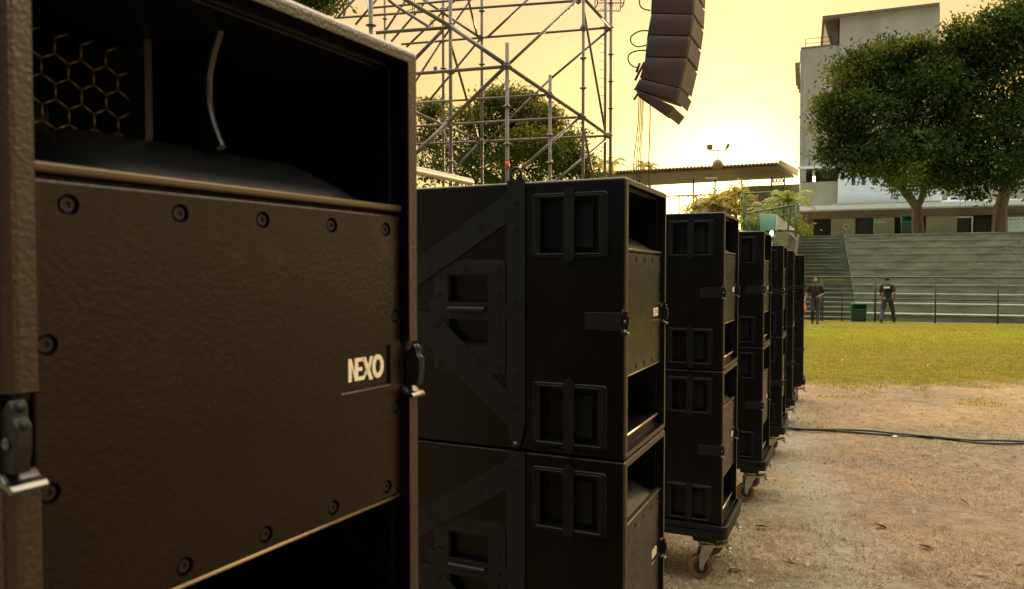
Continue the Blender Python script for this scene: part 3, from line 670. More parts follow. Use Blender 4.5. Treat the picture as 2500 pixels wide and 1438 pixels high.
for a, b, r in DG: tube_px('diagonal_tube', [a, b], r)
tube_px('diagonal_tube', [(940, -14, 11), (952, 3, 11), (975, 20, 11), (1010, 42, 11), (1055, 70, 10.8)], .022)
tube_px('diagonal_tube', [(960, 40, 11), (1012, 20, 11), (1012, -14, 11)], .006)
# node connectors where tubes meet
for px, py, Y, r in ((1099, 64, 10.45, .05), (1237, 161, 10, .052), (1341, 231, 10.55, .046), (1418, 284, 11, .046), (1487, 331, 12.35, .05), (1173, 92, 12.6, .042), (1488, 68, 12.35, .045), (1081, 25, 12.95, .045), (1094, 300, 10.45, .045), (1176, 346, 12.55, .04), (1412, 1, 11.1, .045), (1063, 170, 11.5, .03), (1425, 68, 11, .042)):
    mb = MB().lathe([(r * .55, -.05), (r * .95, -.035), (r, 0), (r * .95, .035), (r * .55, .05)], P(px, py, Y) - scaf.location, 'z', 12)
    mb.build('node_clamp', 'scaf', scaf)
for px in (1009, 1054): tube_px('hanging_loop', [(px - 2, 12, 12), (px - 2, 30, 12), (px + 3, 30, 12), (px + 3, 12, 12)] if px < 1020 else [(px - 2, 48, 12), (px - 2, 65, 12), (px + 3, 65, 12), (px + 3, 48, 12)], .007)
tp = P(1239, 403, 9.97) - scaf.location
MB().lathe([(.0285, -.035), (.0285, .045)], tp, 'z', 10).build('red_tape', 'red', scaf)
# pale thick tube lying across in front of the frame
a, b = P(960, 404, 7.0), P(1150, 444, 9.6)
pt = empty('pale_pipe', a, 0, 'thick pale pipe slanting down just above the second loudspeaker stack', 'pipe')
d_ = (b - a); MB().tube((0, 0, 0), d_, .043, 16).build('pipe_tube', 'scafp', pt)
for k in (0, 1):
    q = d_ * k; MB().tube(q - Vector((0, 0, .05)), Vector((q.x, q.y, gz(0, (a + q).y) - a.z)), .026).build('prop', 'scaf', pt)
# slim mast with climbing pegs and a cage
mY = 13.2; mp_ = P(1490, 430, mY); ms = empty('floodlight_mast', (mp_.x, mY, gz(0, mY)), 0, 'slim upright mast with climbing pegs and a small cage high up beside the hanging array', 'mast')
top = P(1490, -120, mY).z - ms.location.z
MB().tube((0, 0, 0), (0, 0, top), .028, 10).build('pole', 'scaf', ms)
for y in (8, 67, 133, 199, 265, 331, 385):
    z = P(1490, y, mY).z - ms.location.z; MB().lathe([(.03, -.008), (.058, 0), (.03, .008)], (0, 0, z), 'z', 10).build('collar', 'scaf', ms)
pl = MB(); x_ = P(1479, 0, mY).x - mp_.x - .085; pl.tube((x_ + .06, 0, 0), (x_ + .06, 0, top), .006, 6)
for y in range(-60, 430, 21):
    z = P(1490, y, mY).z - ms.location.z; pl.tube((x_ + .06, 0, z), (x_ - .02, -.02, z + .01), .005, 5)
pl.build('climbing_pegs', 'scaf', ms)
cg = MB(); z0 = P(1490, 17, mY).z - ms.location.z
for zz in (z0, z0 + .20, z0 + .42):
    for a, b in (((-.26, -.2), (.2, -.2)), ((.2, -.2), (.2, .2)), ((.2, .2), (-.26, .2)), ((-.26, .2), (-.26, -.2))): cg.tube((*a, zz), (*b, zz), .009, 6)
for x, y in ((-.26, -.2), (.2, -.2), (.2, .2), (-.26, .2), (-.03, -.2)): cg.tube((x, y, z0), (x, y, z0 + .42), .009, 6)
for i in range(12): cg.tube((-.25 + i * .04, -.2, z0), (-.25 + i * .04, .2, z0), .004, 4)
cg.build('cage', 'scaf', ms)

# ------------------------------------------------------------------ hanging line array
aY = 12.0; ap = P(1640, 120, aY)
arr = empty('line_array', ap, 0, 'curved brown line array of loudspeakers hanging in the sky above the stacks', 'line array')
E = Vector((.40, .85, 0))
def quad_mod(pts):
    A = [P(x, y, aY) - ap for x, y in pts]; B = [p + E * (.30 if pts[0][1] > 200 else .50 if pts[0][1] > 180 else .8 if pts[0][1] > 130 else 1) for p in A]
    bx = MB().hexa(A, B).build('array_cabinet', 'arr', arr, .012)
    # grille panel on the outer face, grooves on the flank
    a0, a1 = A[1], A[2]; ins = lambda p, q, t: p + (q - p) * t
    up = (a0 - a1); n_ = (A[1] - A[0]).normalized() * .006
    g = [ins(a1, a0, .07) + E * .05 + n_, ins(a1, a0, .07) + E * .94 + n_, ins(a1, a0, .93) + E * .94 + n_, ins(a1, a0, .93) + E * .05 + n_]
    MB().hexa(g, [p + n_ * .9 for p in g]).build('front_grille', 'arrf', bx)
    cen = (A[0] + A[1] + A[2] + A[3]) / 4; fwd = Vector((-.3, -.85, 0)).normalized() * .006
    h = [cen + (A[i] - cen) * .42 - Vector((0, .004, 0)) for i in range(4)]
    pn = MB()
    for i in range(4): pn.tube(h[i] - Vector((0, .006, 0)), h[(i + 1) % 4] - Vector((0, .006, 0)), .006, 6)
MODS = [[(1603, -130), (1700, -128), (1697, -76), (1600, -77)], [(1600, -75), (1697, -74), (1694, -21), (1597, -23)], [(1597, -21), (1694, -19), (1691, 33.5), (1592, 31)], [(1592, 33), (1691, 35.5), (1684, 86), (1584, 84)],
        [(1584, 86), (1684, 88.5), (1675.5, 139.5), (1577, 138)], [(1576, 140), (1675, 142), (1658, 214), (1561, 190)], [(1561, 192), (1660, 216), (1648, 248), (1549, 215)], [(1551, 217), (1643, 258), (1625, 283), (1558, 236)]]
for m_ in MODS: quad_mod(m_)
rg = MB()
for a, b in (((1592, -60), (1588, 30)), ((1588, 30), (1578, 90)), ((1578, 90), (1573, 145)), ((1568, 148), (1546, 192)), ((1560, 196), (1545, 216)), ((1552, 226), (1543, 240)), ((1557, 150), (1549, 172))):
    p, q = P(*a, aY) - ap + E * .12, P(*b, aY) - ap + E * .12; rg.tube(p, q, .022, 6)
for a, b in (((1592, -60), (1588, 30)), ((1588, 30), (1578, 90)), ((1578, 90), (1573, 145))):
    p, q = P(*a, aY) - ap + E * .8, P(*b, aY) - ap + E * .8; rg.tube(p, q, .02, 6)
rg.build('rigging_links', 'arr', arr)
# hoist chains carry the array out of frame
for x in (1610, 1660):
    p = P(x, -128, aY) - ap + E * .5; MB().tube(p, p + Vector((0, 0, 3.5)), .02, 6).build('hoist_chain', 'cable', arr)
def loop(pts, r, name, parent, mt='cable'):
    # smooth curve through the points
    q = [P(*p) - parent.location for p in pts]; out = []
    for i in range(len(q) - 1):
        p0, p1, p2, p3 = q[max(0, i - 1)], q[i], q[i + 1], q[min(len(q) - 1, i + 2)]
        for k in range(6):
            t = k / 6; out.append(.5 * ((2 * p1) + (p2 - p0) * t + (2 * p0 - 5 * p1 + 4 * p2 - p3) * t * t + (3 * p1 - p0 - 3 * p2 + p3) * t ** 3))
    out.append(q[-1]); return MB().path(out, r, 6).build(name, mt, parent)
loop([(1586, -25, 12), (1568, -15, 12), (1561, 5, 12), (1568, 20, 12), (1588, 26, 12)], .012, 'link_cable', arr)
loop([(1586, 75, 12), (1562, 76, 12), (1542, 88, 12), (1541, 104, 12), (1556, 114, 12), (1578, 110, 12)], .012, 'link_cable', arr)
loop([(1577, 123, 12), (1556, 124, 12), (1537, 132, 12), (1534, 148, 12), (1544, 161, 12), (1560, 166, 12)], .012, 'link_cable', arr)
GH = 'cables hanging below the line array'
for i, (x0, x1, r) in enumerate(((1560, 1547, .008), (1564, 1554, .007), (1568, 1559, .007), (1571, 1563, .006))):
    a = P(x0, 238, 12.1); o = empty('hanging_cable', a, 0, ['leftmost thick cable dropping from the bottom of the line array', 'second cable from the left in the bundle below the line array', 'third cable from the left in the bundle below the line array', 'thinnest cable of the bundle below the line array'][i], 'cable', GH)
    loop([(x0, 236, 12.1), (x0 - 2, 300, 12.1), ((x0 + x1) / 2 - 1, 350, 12.1), (x1, 418, 12.1), (x1 - 1, 680, 12.1)], r, 'strand', o)
a = P(1586, 258, 12.3); o = empty('hanging_cable', a, 0, 'single thin rope hanging alone to the right of the cable bundle', 'cable', GH)
loop([(1587, 252, 12.3), (1587, 300, 12.3), (1585, 360, 12.3), (1584, 410, 12.3), (1583, 690, 12.3)], .009, 'strand', o)

# ------------------------------------------------------------------ site grid helpers: a thing whose local frame is (v, u, z)
def site(name, v, u, z, label, cat, group=None):
    p = S(v, u, z); return empty(name, p, -A_S, label, cat, group)
def vz(px, py, u, root_v=0, root_z=0):
    v, z = PU(px, py, u); return v - root_v, z - root_z
def rect(mb, px0, px1, py0, py1, u0, u1, rv, ru, rz_, pymode=None):
    """box whose front, at distance u0, covers the pixel rectangle; py measured in the middle"""
    cx = (px0 + px1) / 2
    v0 = PU(px0, (py0 + py1) / 2, u0)[0] - rv; v1 = PU(px1, (py0 + py1) / 2, u0)[0] - rv
    z1 = PU(cx, py0, u0)[1] - rz_; z0 = PU(cx, py1, u0)[1] - rz_
    mb.box(v0, v1, u0 - ru, u1 - ru, z0, z1); return v0, v1, z0, z1

# bleachers -------------------------------------------------------
BZ = -.56; U0 = 33.4; RUN = 1.15; RISE = .375; NS = 11
bl = site('bleachers', 2.1, U0, BZ, 'broad mossy concrete terrace steps rising behind the field fence', 'bleachers')
poly = [(0, -.5), (0, 0)]
for i in range(NS): poly += [(i * RUN, (i + 1) * RISE), ((i + 1) * RUN, (i + 1) * RISE)] if i else [(0, RISE), (RUN, RISE)]
UT = U0 + NS * RUN; ZT = BZ + NS * RISE
poly = poly[:-1] + [(NS * RUN + 26, NS * RISE), (NS * RUN + 26, -.5)]
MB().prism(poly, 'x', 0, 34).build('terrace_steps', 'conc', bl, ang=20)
st = MB(); p2 = [(0, -.5)]
for i in range(NS * 2): p2 += [(.05 + i * RUN / 2, i * RISE / 2 + .0), (.05 + i * RUN / 2, (i + 1) * RISE / 2)]
p2 += [(NS * RUN + 26, NS * RISE - .003), (NS * RUN + 26, -.5)]
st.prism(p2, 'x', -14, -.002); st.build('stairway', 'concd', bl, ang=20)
ne = MB(); nd = MB()
for i in range(NS):
    zz = (i + 1) * RISE
    if i in (0, 1, 2): ne.box(.02 if i else .6, 33, i * RUN - .05, i * RUN + .05, zz - .05, zz + .006)
    else:
        nd.box(.02, 33, i * RUN - .045, i * RUN + .05, zz - .05, zz + .006)
        if i == 6: ne.box(5.2, 9.6, i * RUN - .052, i * RUN + .03, zz - .03, zz + .009); ne.box(10.0, 12.2, i * RUN - .052, i * RUN + .03, zz - .03, zz + .009)
for i in range(0, 22):
    zz = (i + 1) * RISE / 2; (ne if i < 11 and i % 2 else nd).box(-6, -.3 if i % 3 else -.9, .05 + i * RUN / 2 - .03, .05 + i * RUN / 2 + .02, zz - .03, zz + .004)
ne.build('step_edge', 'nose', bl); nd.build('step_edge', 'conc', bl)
jt = MB()
for v in (7.9, ):
    for i in range(1, NS - 1): jt.box(v, v + .035, i * RUN - .004, i * RUN + .01, i * RISE + .002, (i + 1) * RISE - .02)
jt.box(10.9, 10.94, (NS - 1) * RUN - .004, (NS - 1) * RUN + .02, (NS - 1) * RISE, NS * RISE - .01)
jt.build('joint', 'concd', bl)
cp = MB(); rr = random.Random(3)
for k in range(230):
    i = rr.choice([2, 3, 4, 4, 5, 5, 6, 6, 7, 7, 8, 9]); v = 7.6 + rr.gauss(0, .8) * (1.6 if rr.random() < .3 else .7) + rr.random() * (4 if rr.random() < .35 else .4); w = .04 + rr.random() ** 2 * .5; h = .03 + rr.random() * .12; y = i * RUN; z = (i + 1) * RISE - rr.random() * .2
    n = 7; pts = [(v + w * .5 * math.cos(2 * PI * q / n) * (.6 + .6 * rr.random()), max(i * RISE + .01, min((i + 1) * RISE - .005, z + h * .5 * math.sin(2 * PI * q / n) * (.6 + .6 * rr.random())))) for q in range(n)]
    cp.prism(pts, 'y', y - .006 - rr.random() * .004, y + .01)
cp.build('chipped_patches', 'chip', bl)

# pipe fence -------------------------------------------------------
FU = 32.3; fz = gz(0, 30)
def fpt(px, py): v, z = PU(px, py, FU); return v, z
v0, _ = fpt(1880, 700); v1 = v0 + 13
fe = site('pipe_fence', v0, FU, -.55, 'dark green pipe and wire fence standing along the foot of the terrace', 'fence')
rl = lambda py0: (PU(2150, py0, FU)[1] + .55)
zt_, zm_ = rl(677), rl(730)
MB().tube((0, 0, zt_), (13, 0, zt_), .026, 8).build('top_rail', 'rail', fe); MB().tube((0, -.02, zm_), (13, -.02, zm_), .024, 8).build('middle_rail', 'rail', fe)
MB().tube((0, 0, .04), (13, 0, .04), .03, 8).build('bottom_rail', 'rail', fe)
for px in (1905, 2013 - 4, 2137, 2284, 2437, 2600):
    v = fpt(px, 720)[0] - v0; MB().tube((v, .0, 0), (v, .0, zt_), .034 if px == 2137 else .025, 8).build('fence_post', 'rail', fe)
wr = MB(); s_ = .11; k = 0
while k * s_ < 13:
    v = k * s_; h = zt_
    wr.add([(v - .003, .01, .02), (v + .003, .01, .02), (v + h + .003, .01, h), (v + h - .003, .01, h)], [(0, 1, 2, 3)]); wr.add([(v + h - .003, .012, .02), (v + h + .003, .012, .02), (v + .003, .012, h), (v - .003, .012, h)], [(0, 1, 2, 3)]); k += 1
wr.build('wire_mesh', 'rail', fe)
yb = site('yellow_panel', 0, FU + .3, -.55, 'small ochre lattice panel behind the fence beside the walking man', 'panel')
mb = MB(); rect(mb, 2002, 2060, 681, 696, FU + .3, FU + .34, 0, FU + .3, -.55); mb.build('board', 'yel', yb)
mb = MB(); a0 = PU(2002, 688, FU + .3)[0]; a1 = PU(2060, 688, FU + .3)[0]; zb, zc = PU(2030, 696, FU + .3)[1] + .55, PU(2030, 681, FU + .3)[1] + .55
for i in range(12):
    x = a0 + (a1 - a0) * i / 12; mb.tube((x, -.01, zb), (x + .16, -.01, zc), .008, 4); mb.tube((x + .16, -.012, zb), (x, -.012, zc), .008, 4)
mb.build('lattice', 'green', yb)
for x in (a0 + .05, a1 - .05): MB().tube((x, .05, 0), (x, .05, zb + .1), .02).build('leg', 'rail', yb)

# litter bins ------------------------------------------------------
def bin_(px, py, u, z, h, w, label, s=1):
    v = PU(px, py, u)[0]; t = site('litter_bin', v, u, z, label, 'bin', 'green litter bins')
    MB().hexa([(-w * .46, -w * .3, 0), (w * .46, -w * .3, 0), (w * .46, w * .3, 0), (-w * .46, w * .3, 0)], [(-w * .5, -w * .34, h * .66), (w * .5, -w * .34, h * .66), (w * .5, w * .34, h * .66), (-w * .5, w * .34, h * .66)]).build('body', 'bind', t, .02)
    li = MB(); li.box(-w * .53, w * .53, -w * .37, w * .37, h * .661, h * .72); li.box(-w * .53, -w * .36, -w * .37, w * .37, h * .7205, h * .94); li.box(w * .44, w * .53, -w * .37, w * .37, h * .7205, h * .94); li.box(-w * .36 + .002, w * .44 - .002, w * .30, w * .37, h * .7205, h * .94)
    li.prism([(-w * .56, h * .9405), (w * .56, h * .9405), (w * .46, h), (-w * .44, h)], 'y', -w * .39, w * .39)
    li.build('lid', 'bin', t, .012)
    return t
bin_(2096, 760, 32.75, -.56, .80, .56, 'green topped dark litter bin on the grass behind the fence')

# people ------------------------------------------------------------
def blob(caps, balls, vox, name, m, parent, smooth=6):
    mb = MB()
    for p0, r0, p1, r1 in caps:
        mb.tube(p0, p1, r0, 14, r1); mb.ball(p0, r0, 14, 10); mb.ball(p1, r1, 14, 10)
    for c, r in balls: mb.ball(c, r, 18, 12)
    o = link('tmp', mb.mesh('t'), None); md = o.modifiers.new('r', 'REMESH'); md.mode = 'VOXEL'; md.voxel_size = vox; md.use_smooth_shade = True
    sm = o.modifiers.new('s', 'SMOOTH'); sm.iterations = smooth; sm.factor = .5
    bpy.context.view_layer.update(); me_ = evaluated(o, name); bpy.data.objects.remove(o, do_unlink=True); me_.materials.clear()
    return link(name, me_, m, parent)
def hand(wr, d, side, caps, curl=.5):
    """palm, four unequal bent fingers and a thumb from the wrist wr along d (unit); side = thumb direction"""
    d = Vector(d).normalized(); sd = Vector(side).normalized(); n_ = d.cross(sd).normalized(); w = Vector(wr)
    caps.append((w, .026, w + d * .045 + sd * .012, .026)); caps.append((w + d * .02 - sd * .02, .020, w + d * .08 - sd * .026, .016)); caps.append((w + d * .02 + sd * .015, .022, w + d * .085 + sd * .022, .017))
    for i, l in enumerate((.072, .082, .076, .060)):
        b = w + d * .085 + sd * (.030 - .020 * i); m1 = b + (d * math.cos(curl * .6) + n_ * math.sin(curl * .6)) * l * .5; t = m1 + (d * math.cos(curl * 1.6) + n_ * math.sin(curl * 1.6)) * l * .5
        caps.append((b, .0095, m1, .0085)); caps.append((m1, .0085, t, .0070))
    b = w + d * .025 + sd * .028; m1 = b + (d * .7 + sd * .7) * .035; caps.append((b, .012, m1, .010)); caps.append((m1, .010, m1 + (d + n_ * .5 + sd * .2).normalized() * .032, .008))
def person(name_label, loc, rz, J, mats, back_cap=False, scale=1.0, beard=False):
    t = empty('person', loc, rz, name_label, 'person'); t.scale = (scale,) * 3
    V_ = {k: Vector(v) for k, v in J.items()}
    caps = []; h = V_['head']
    caps += [(V_['chest'], .135, V_['belly'], .125), (V_['belly'], .125, V_['hip'], .13), (V_['shL'], .06, V_['shR'], .06), (V_['neck'], .058, h - Vector((0, 0, .05)), .056)]
    for s in 'LR':
        caps += [(V_['sh' + s], .052, V_['el' + s], .041), (V_['el' + s], .040, V_['wr' + s], .027), (V_['hp' + s], .088, V_['kn' + s], .058), (V_['kn' + s], .057, V_['an' + s], .040), (V_['an' + s], .04, V_['toe' + s] , .032)]
        hand(V_['wr' + s], V_['wr' + s] - V_['el' + s], V_['th' + s], caps)
    balls = [(h, (.076, .094, .112)), (h + Vector((0, -.012, -.055)), (.058, .070, .060)), (h + Vector((0, -.098, -.012)), (.014, .018, .022)), (h + Vector((0, -.088, -.05)), (.022, .012, .008)), (h + Vector((-.077, .005, -.01)), (.012, .02, .03)), (h + Vector((.077, .005, -.01)), (.012, .02, .03)), (h + Vector((0, -.08, .022)), (.05, .016, .010))]
    blob(caps, balls, .0085, 'body', 'skin', t, 3)
    for s in (-1, 1): MB().ball(h + Vector((s * .030, -.084, .004)), (.011, .008, .007), 8, 6).build('eye', 'ink', t)
    # clothing a little larger than the body
    tee = [(V_['chest'] + Vector((0, 0, .03)), .150, V_['belly'], .145), (V_['belly'], .145, V_['hip'] + Vector((0, 0, .02)), .150), (V_['shL'], .072, V_['shR'], .072), (V_['chest'] + Vector((0, 0, .06)), .12, V_['neck'] - Vector((0, 0, .06)), .085)]
    for s in 'LR':
        q = V_['sh' + s] + (V_['el' + s] - V_['sh' + s]) * .72; tee.append((V_['sh' + s], .074, q, .066))
        tee.append((V_['sh' + s] - Vector((0, 0, .03)), .07, V_['belly'] + (V_['sh' + s] - V_['chest']) * .25, .11))
    so_ = blob(tee, [], .012, 'shirt', mats[0], t, 6)
    tr = [(V_['hip'] + Vector((0, 0, .0)), .148, V_['hip'] - Vector((0, 0, .05)), .145)]
    for s in 'LR': tr += [(V_['hp' + s], .108, V_['kn' + s], .078), (V_['kn' + s], .078, V_['an' + s] - Vector((0, 0, .012)), .064)]
    blob(tr, [], .011, 'trousers', mats[1], t, 5)
    for s in 'LR':
        a = V_['an' + s]; to = V_['toe' + s]; blob([(a, .050, a - Vector((0, 0, .03)), .050), (a - Vector((0, 0, .035)), .046, to, .040), ], [], .010, 'shoe', 'shoe', t, 3)
    if back_cap:
        blob([], [(h + Vector((0, 0, .030)), (.088, .106, .098))], .008, 'cap_crown', 'tee', t, 2); MB().prism([(-.07, -.07), (.07, -.07), (.055, -.155), (0, -.175), (-.055, -.155)], 'z', h.z + .028, h.z + .036).build('cap_peak', 'tee', t)
    else:
        blob([], [(h + Vector((0, .018, .038)), (.083, .092, .090))], .008, 'hair', 'hair', t, 2)
    if beard: blob([(h + Vector((-.055, -.045, -.055)), .022, h + Vector((0, -.078, -.088)), .026), (h + Vector((.055, -.045, -.055)), .022, h + Vector((0, -.078, -.088)), .026)], [], .008, 'beard', 'hair', t, 2)
    return t
# man walking towards the viewer (front is -y)
J1 = dict(head=(0, -.03, 1.66), neck=(0, .01, 1.50), chest=(0, 0, 1.33), belly=(0, 0, 1.12), hip=(0, 0, .97), shL=(-.185, 0, 1.42), shR=(.185, 0, 1.42),
          elL=(-.29, .02, 1.16), wrL=(-.37, -.10, .93), thL=(.3, -1, 0), elR=(.30, .06, 1.15), wrR=(.12, -.16, 1.06), thR=(0, -.3, 1),
          hpL=(-.095, 0, .92), knL=(-.10, -.10, .50), anL=(-.085, .06, .10), toeL=(-.10, -.09, .04), hpR=(.095, 0, .92), knR=(.09, -.06, .50), anR=(.07, -.16, .09), toeR=(.08, -.31, .05))
g = ground_at(1990, 793); p1 = person('bearded man in a dark maroon T-shirt walking towards the loudspeakers, orange cone in hand', P(1990, 793, 28.0) * 1, 0, J1, ('teem', 'jean'), scale=.985, beard=True)
p1.location = (P(1990, 760, 28).x, 28.0, gz(0, 28)); 
rz1 = R(-18); p1.rotation_euler = (0, 0, rz1)
MB().prism([(-.06, 1.30), (.07, 1.30), (.06, 1.24), (-.05, 1.24)], 'y', -.158, -.1535).build('chest_print', 'print', p1)
co = p1.location + Matrix.Rotation(rz1, 3, 'Z') @ Vector((-.395, -.14, .70)) 
cn = empty('traffic_cone', co, 0, 'orange cone held low in the hand of the bearded man', 'cone')
MB().lathe([(.105, -.16), (.105, -.15), (.085, -.148), (.028, .13), (.024, .135)], (0, 0, 0), 'z', 18).build('cone_body', 'orange', cn)
# man seen from behind, striding
J2 = dict(head=(.02, -.03, 1.665), neck=(0, .0, 1.50), chest=(0, 0, 1.33), belly=(0, 0, 1.12), hip=(0, 0, .97), shL=(-.19, .02, 1.42), shR=(.19, -.02, 1.42),
          elL=(-.27, .14, 1.17), wrL=(-.27, .06, .93), thL=(.2, -1, 0), elR=(.27, -.10, 1.16), wrR=(.22, -.24, .98), thR=(-.6, -.5, .3),
          hpL=(-.095, 0, .92), knL=(-.15, -.22, .50), anL=(-.17, -.36, .10), toeL=(-.18, -.51, .05), hpR=(.095, 0, .92), knR=(.14, .06, .50), anR=(.15, .34, .13), toeR=(.15, .22, .05))
p2x = P(2166, 760, 28.4)
p2_ = person('man in black cap and T-shirt with white back print striding across the grass', (p2x.x, 28.4, gz(0, 28.4)), R(142), J2, ('tee', 'jean'), back_cap=True, scale=1.0)
pr = MB(); pr.prism(rrect(-.105, .105, 1.335, 1.405, .012), 'y', .146, .1525); w_ = pr.build('back_print', 'white', p2_)
wt = MB()
for i in range(6): wt.box(-.09 + i * .031, -.072 + i * .031, .1527, .1532, 1.35, 1.39)
MB().box(.05, .09, .148, .160, .93, .99).build('belt_tag', 'white', p2_)

# low building behind the terrace trees -----------------------------
LU = 62.0; LZ = ZT - .02
lb = site('low_building', 0, LU, LZ, 'long low building with white slab roof edge, beige walls and dark doors above the terrace', 'building')
def lrect(name, px0, px1, py0, py1, d0, d1, mt, bev=0, par=None):
    mb = MB(); r_ = rect(mb, px0, px1, py0, py1, LU + d0, LU + d1, 0, LU, LZ); return mb.build(name, mt, par or lb, bev)
vA, vB = PU(1950, 550, LU)[0], PU(2640, 550, LU)[0]; zR = PU(2230, 521, LU)[1] - LZ
MB().box(vA, vB, 1.4, 9, 0, zR + .3).build('back_wall', 'wallb', lb)
MB().box(vA - .3, vB, -2.0, 9, zR + .301, zR + .62).build('roof_slab', 'slab', lb)
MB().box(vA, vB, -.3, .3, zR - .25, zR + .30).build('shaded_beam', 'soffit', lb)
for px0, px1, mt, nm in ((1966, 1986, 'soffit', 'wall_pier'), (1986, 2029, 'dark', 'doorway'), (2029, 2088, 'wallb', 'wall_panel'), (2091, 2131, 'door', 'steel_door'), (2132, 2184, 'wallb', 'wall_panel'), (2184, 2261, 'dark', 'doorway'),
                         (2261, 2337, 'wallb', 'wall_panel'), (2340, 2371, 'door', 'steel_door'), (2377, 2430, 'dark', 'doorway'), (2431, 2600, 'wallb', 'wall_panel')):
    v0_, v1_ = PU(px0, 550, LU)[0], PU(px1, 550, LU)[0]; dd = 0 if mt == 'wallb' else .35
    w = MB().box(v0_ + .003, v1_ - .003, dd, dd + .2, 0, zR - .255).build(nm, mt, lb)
    if mt == 'wallb': MB().box(v0_ + .01, v1_ - .01, -.06, -.002, 0, .62).build('plinth', 'wallb', w)
    if nm == 'doorway' and px0 > 2300:
        gr = MB()
        for i in range(16): x = v0_ + (v1_ - v0_) * (i + .5) / 16; gr.tube((x, .2, .02), (x, .2, zR - .3), .02, 5)
        for z in (.8, 1.6): gr.tube((v0_, .2, z), (v1_, .2, z), .02, 5)
        gr.build('bar_grille', 'soffit', w)
fr = MB(); v0_, v1_ = PU(2337, 550, LU)[0], PU(2375, 550, LU)[0]; fr.box(v1_ - .09, v1_, -.1, .1, 0, zR - .30); fr.box(v0_, v1_ - .093, -.1, .1, zR - .42, zR - .30); fr.build('door_frame', 'wallw', lb)
sg = site('ball_sign', PU(2066, 553, LU - .05)[0], LU - .06, PU(2066, 553, LU - .05)[1], 'round black and white football emblem on the beige wall', 'emblem')
bs = MB().lathe([(.26, 0), (.26, .03)], (0, 0, 0), 'y', 24).build('disc', 'white', sg)
bk = MB(); bk.lathe([(.10, -.012), (.10, -.002)], (0, 0, 0), 'y', 5)
for i in range(5): a = 2 * PI * i / 5 + .3; bk.lathe([(.065, -.012), (.065, -.002)], (.19 * math.cos(a), 0, .19 * math.sin(a)), 'y', 5)
bk.build('ball_patches', 'ink', sg)
for k, (x0, x1) in enumerate(((2135, 2146), (2148, 2160))):
    v, z = PU((x0 + x1) / 2, 540, LU); o = site('notice', v, LU - .004, z, ['left pale green notice on the beige wall between the doors', 'right pale green notice on the beige wall between the doors'][k], 'notice', 'pale green notices on the wall')
    MB().box(-.19, .19, -.02, 0, -.15, .16).build('sheet', 'paper', o); MB().box(-.14, .14, -.023, -.0205, .06, .09).build('text_line', 'ink', o)
v, z = PU(2490, 549, LU - 1.2); bn = site('banner', v, LU - 1.2, LZ, 'large white notice board with faint dark writing at the right', 'board')
hh = (PU(2460, 531, LU - 1.2)[1] - PU(2460, 569, LU - 1.2)[1]); zb = z - LZ
MB().prism(rrect(-1.2, 2.2, zb - hh / 2, zb + hh / 2, .12), 'y', -.03, .03).build('panel', 'board', bn)
tx = MB(); rr = random.Random(5)
for row, n0 in ((.36, 9), (.12, 12), (-.04, 12), (-.20, 7)):
    for i in range(n0):
        if rr.random() < .25: continue
        x = -1.05 + i * .16 + (.1 if row > .3 else 0); s_ = .05 if row < .3 else .08
        tx.box(x, x + s_, -.034, -.0305, zb + row, zb + row + s_ * .9)
tx.build('writing', 'ink', bn)
for x in (-1.1, 2.1): MB().tube((x, .06, 0), (x, .06, zb), .03).build('leg', 'rail', bn)
# ledge wall and roof blocks
UL = 66.0
lw = site('ledge_wall', 0, UL, LZ, 'weathered brown concrete ledge wall above the white slab roof', 'wall')
mb = MB(); v0_ = PU(1950, 505, UL)[0]; v1_ = PU(2302, 505, UL)[0]; z0_ = PU(2150, 519, UL)[1] - LZ; z1_ = PU(2150, 497, UL)[1] - LZ; mb.box(v0_, v1_, 0, 1.0, zR + .622, z1_); mb.build('wall', 'wallc', lw)
MB().box(v0_, v1_, -.08, 1.1, z1_ + .001, z1_ + .09).build('coping', 'wallc', lw)
GR = 'pale blue water tanks on the slab roof'
for k, (x0, x1) in enumerate(((2300, 2344), (2347, 2388), (2393, 2426), (2450, 2486), (2488, 2530))):
    v, z = PU((x0 + x1) / 2, 500, UL - 1); w = PU(x1, 500, UL - 1)[0] - PU(x0, 500, UL - 1)[0]; b0 = zR + .621 + LZ
    o = site('roof_block', v, UL - 1, b0, ['pale blue roof block with a dark opening, leftmost in its row', 'second pale blue roof block from the left, dark slot on top', 'third pale blue roof block, just left of the right tree trunk', 'fourth pale blue roof block, just right of the tree trunk', 'last pale blue roof block at the right edge'][k], 'roof block', GR)
    top_ = PU((x0 + x1) / 2, 489 - (x0 - 2300) * .02, UL - 1)[1] - b0
    MB().box(-w / 2 + .02, w / 2 - .02, 0, 1.6, 0, top_).build('tank', 'wallw', o, .05)
    if k < 2: MB().box(-w * .1, w * .42, .05, .8, top_ + .001, top_ + .28).build('hatch', 'wallw', o, .02); MB().box(-w * .02, w * .36, .03, .0498, top_ + .05, top_ + .22).build('opening', 'dark', o)
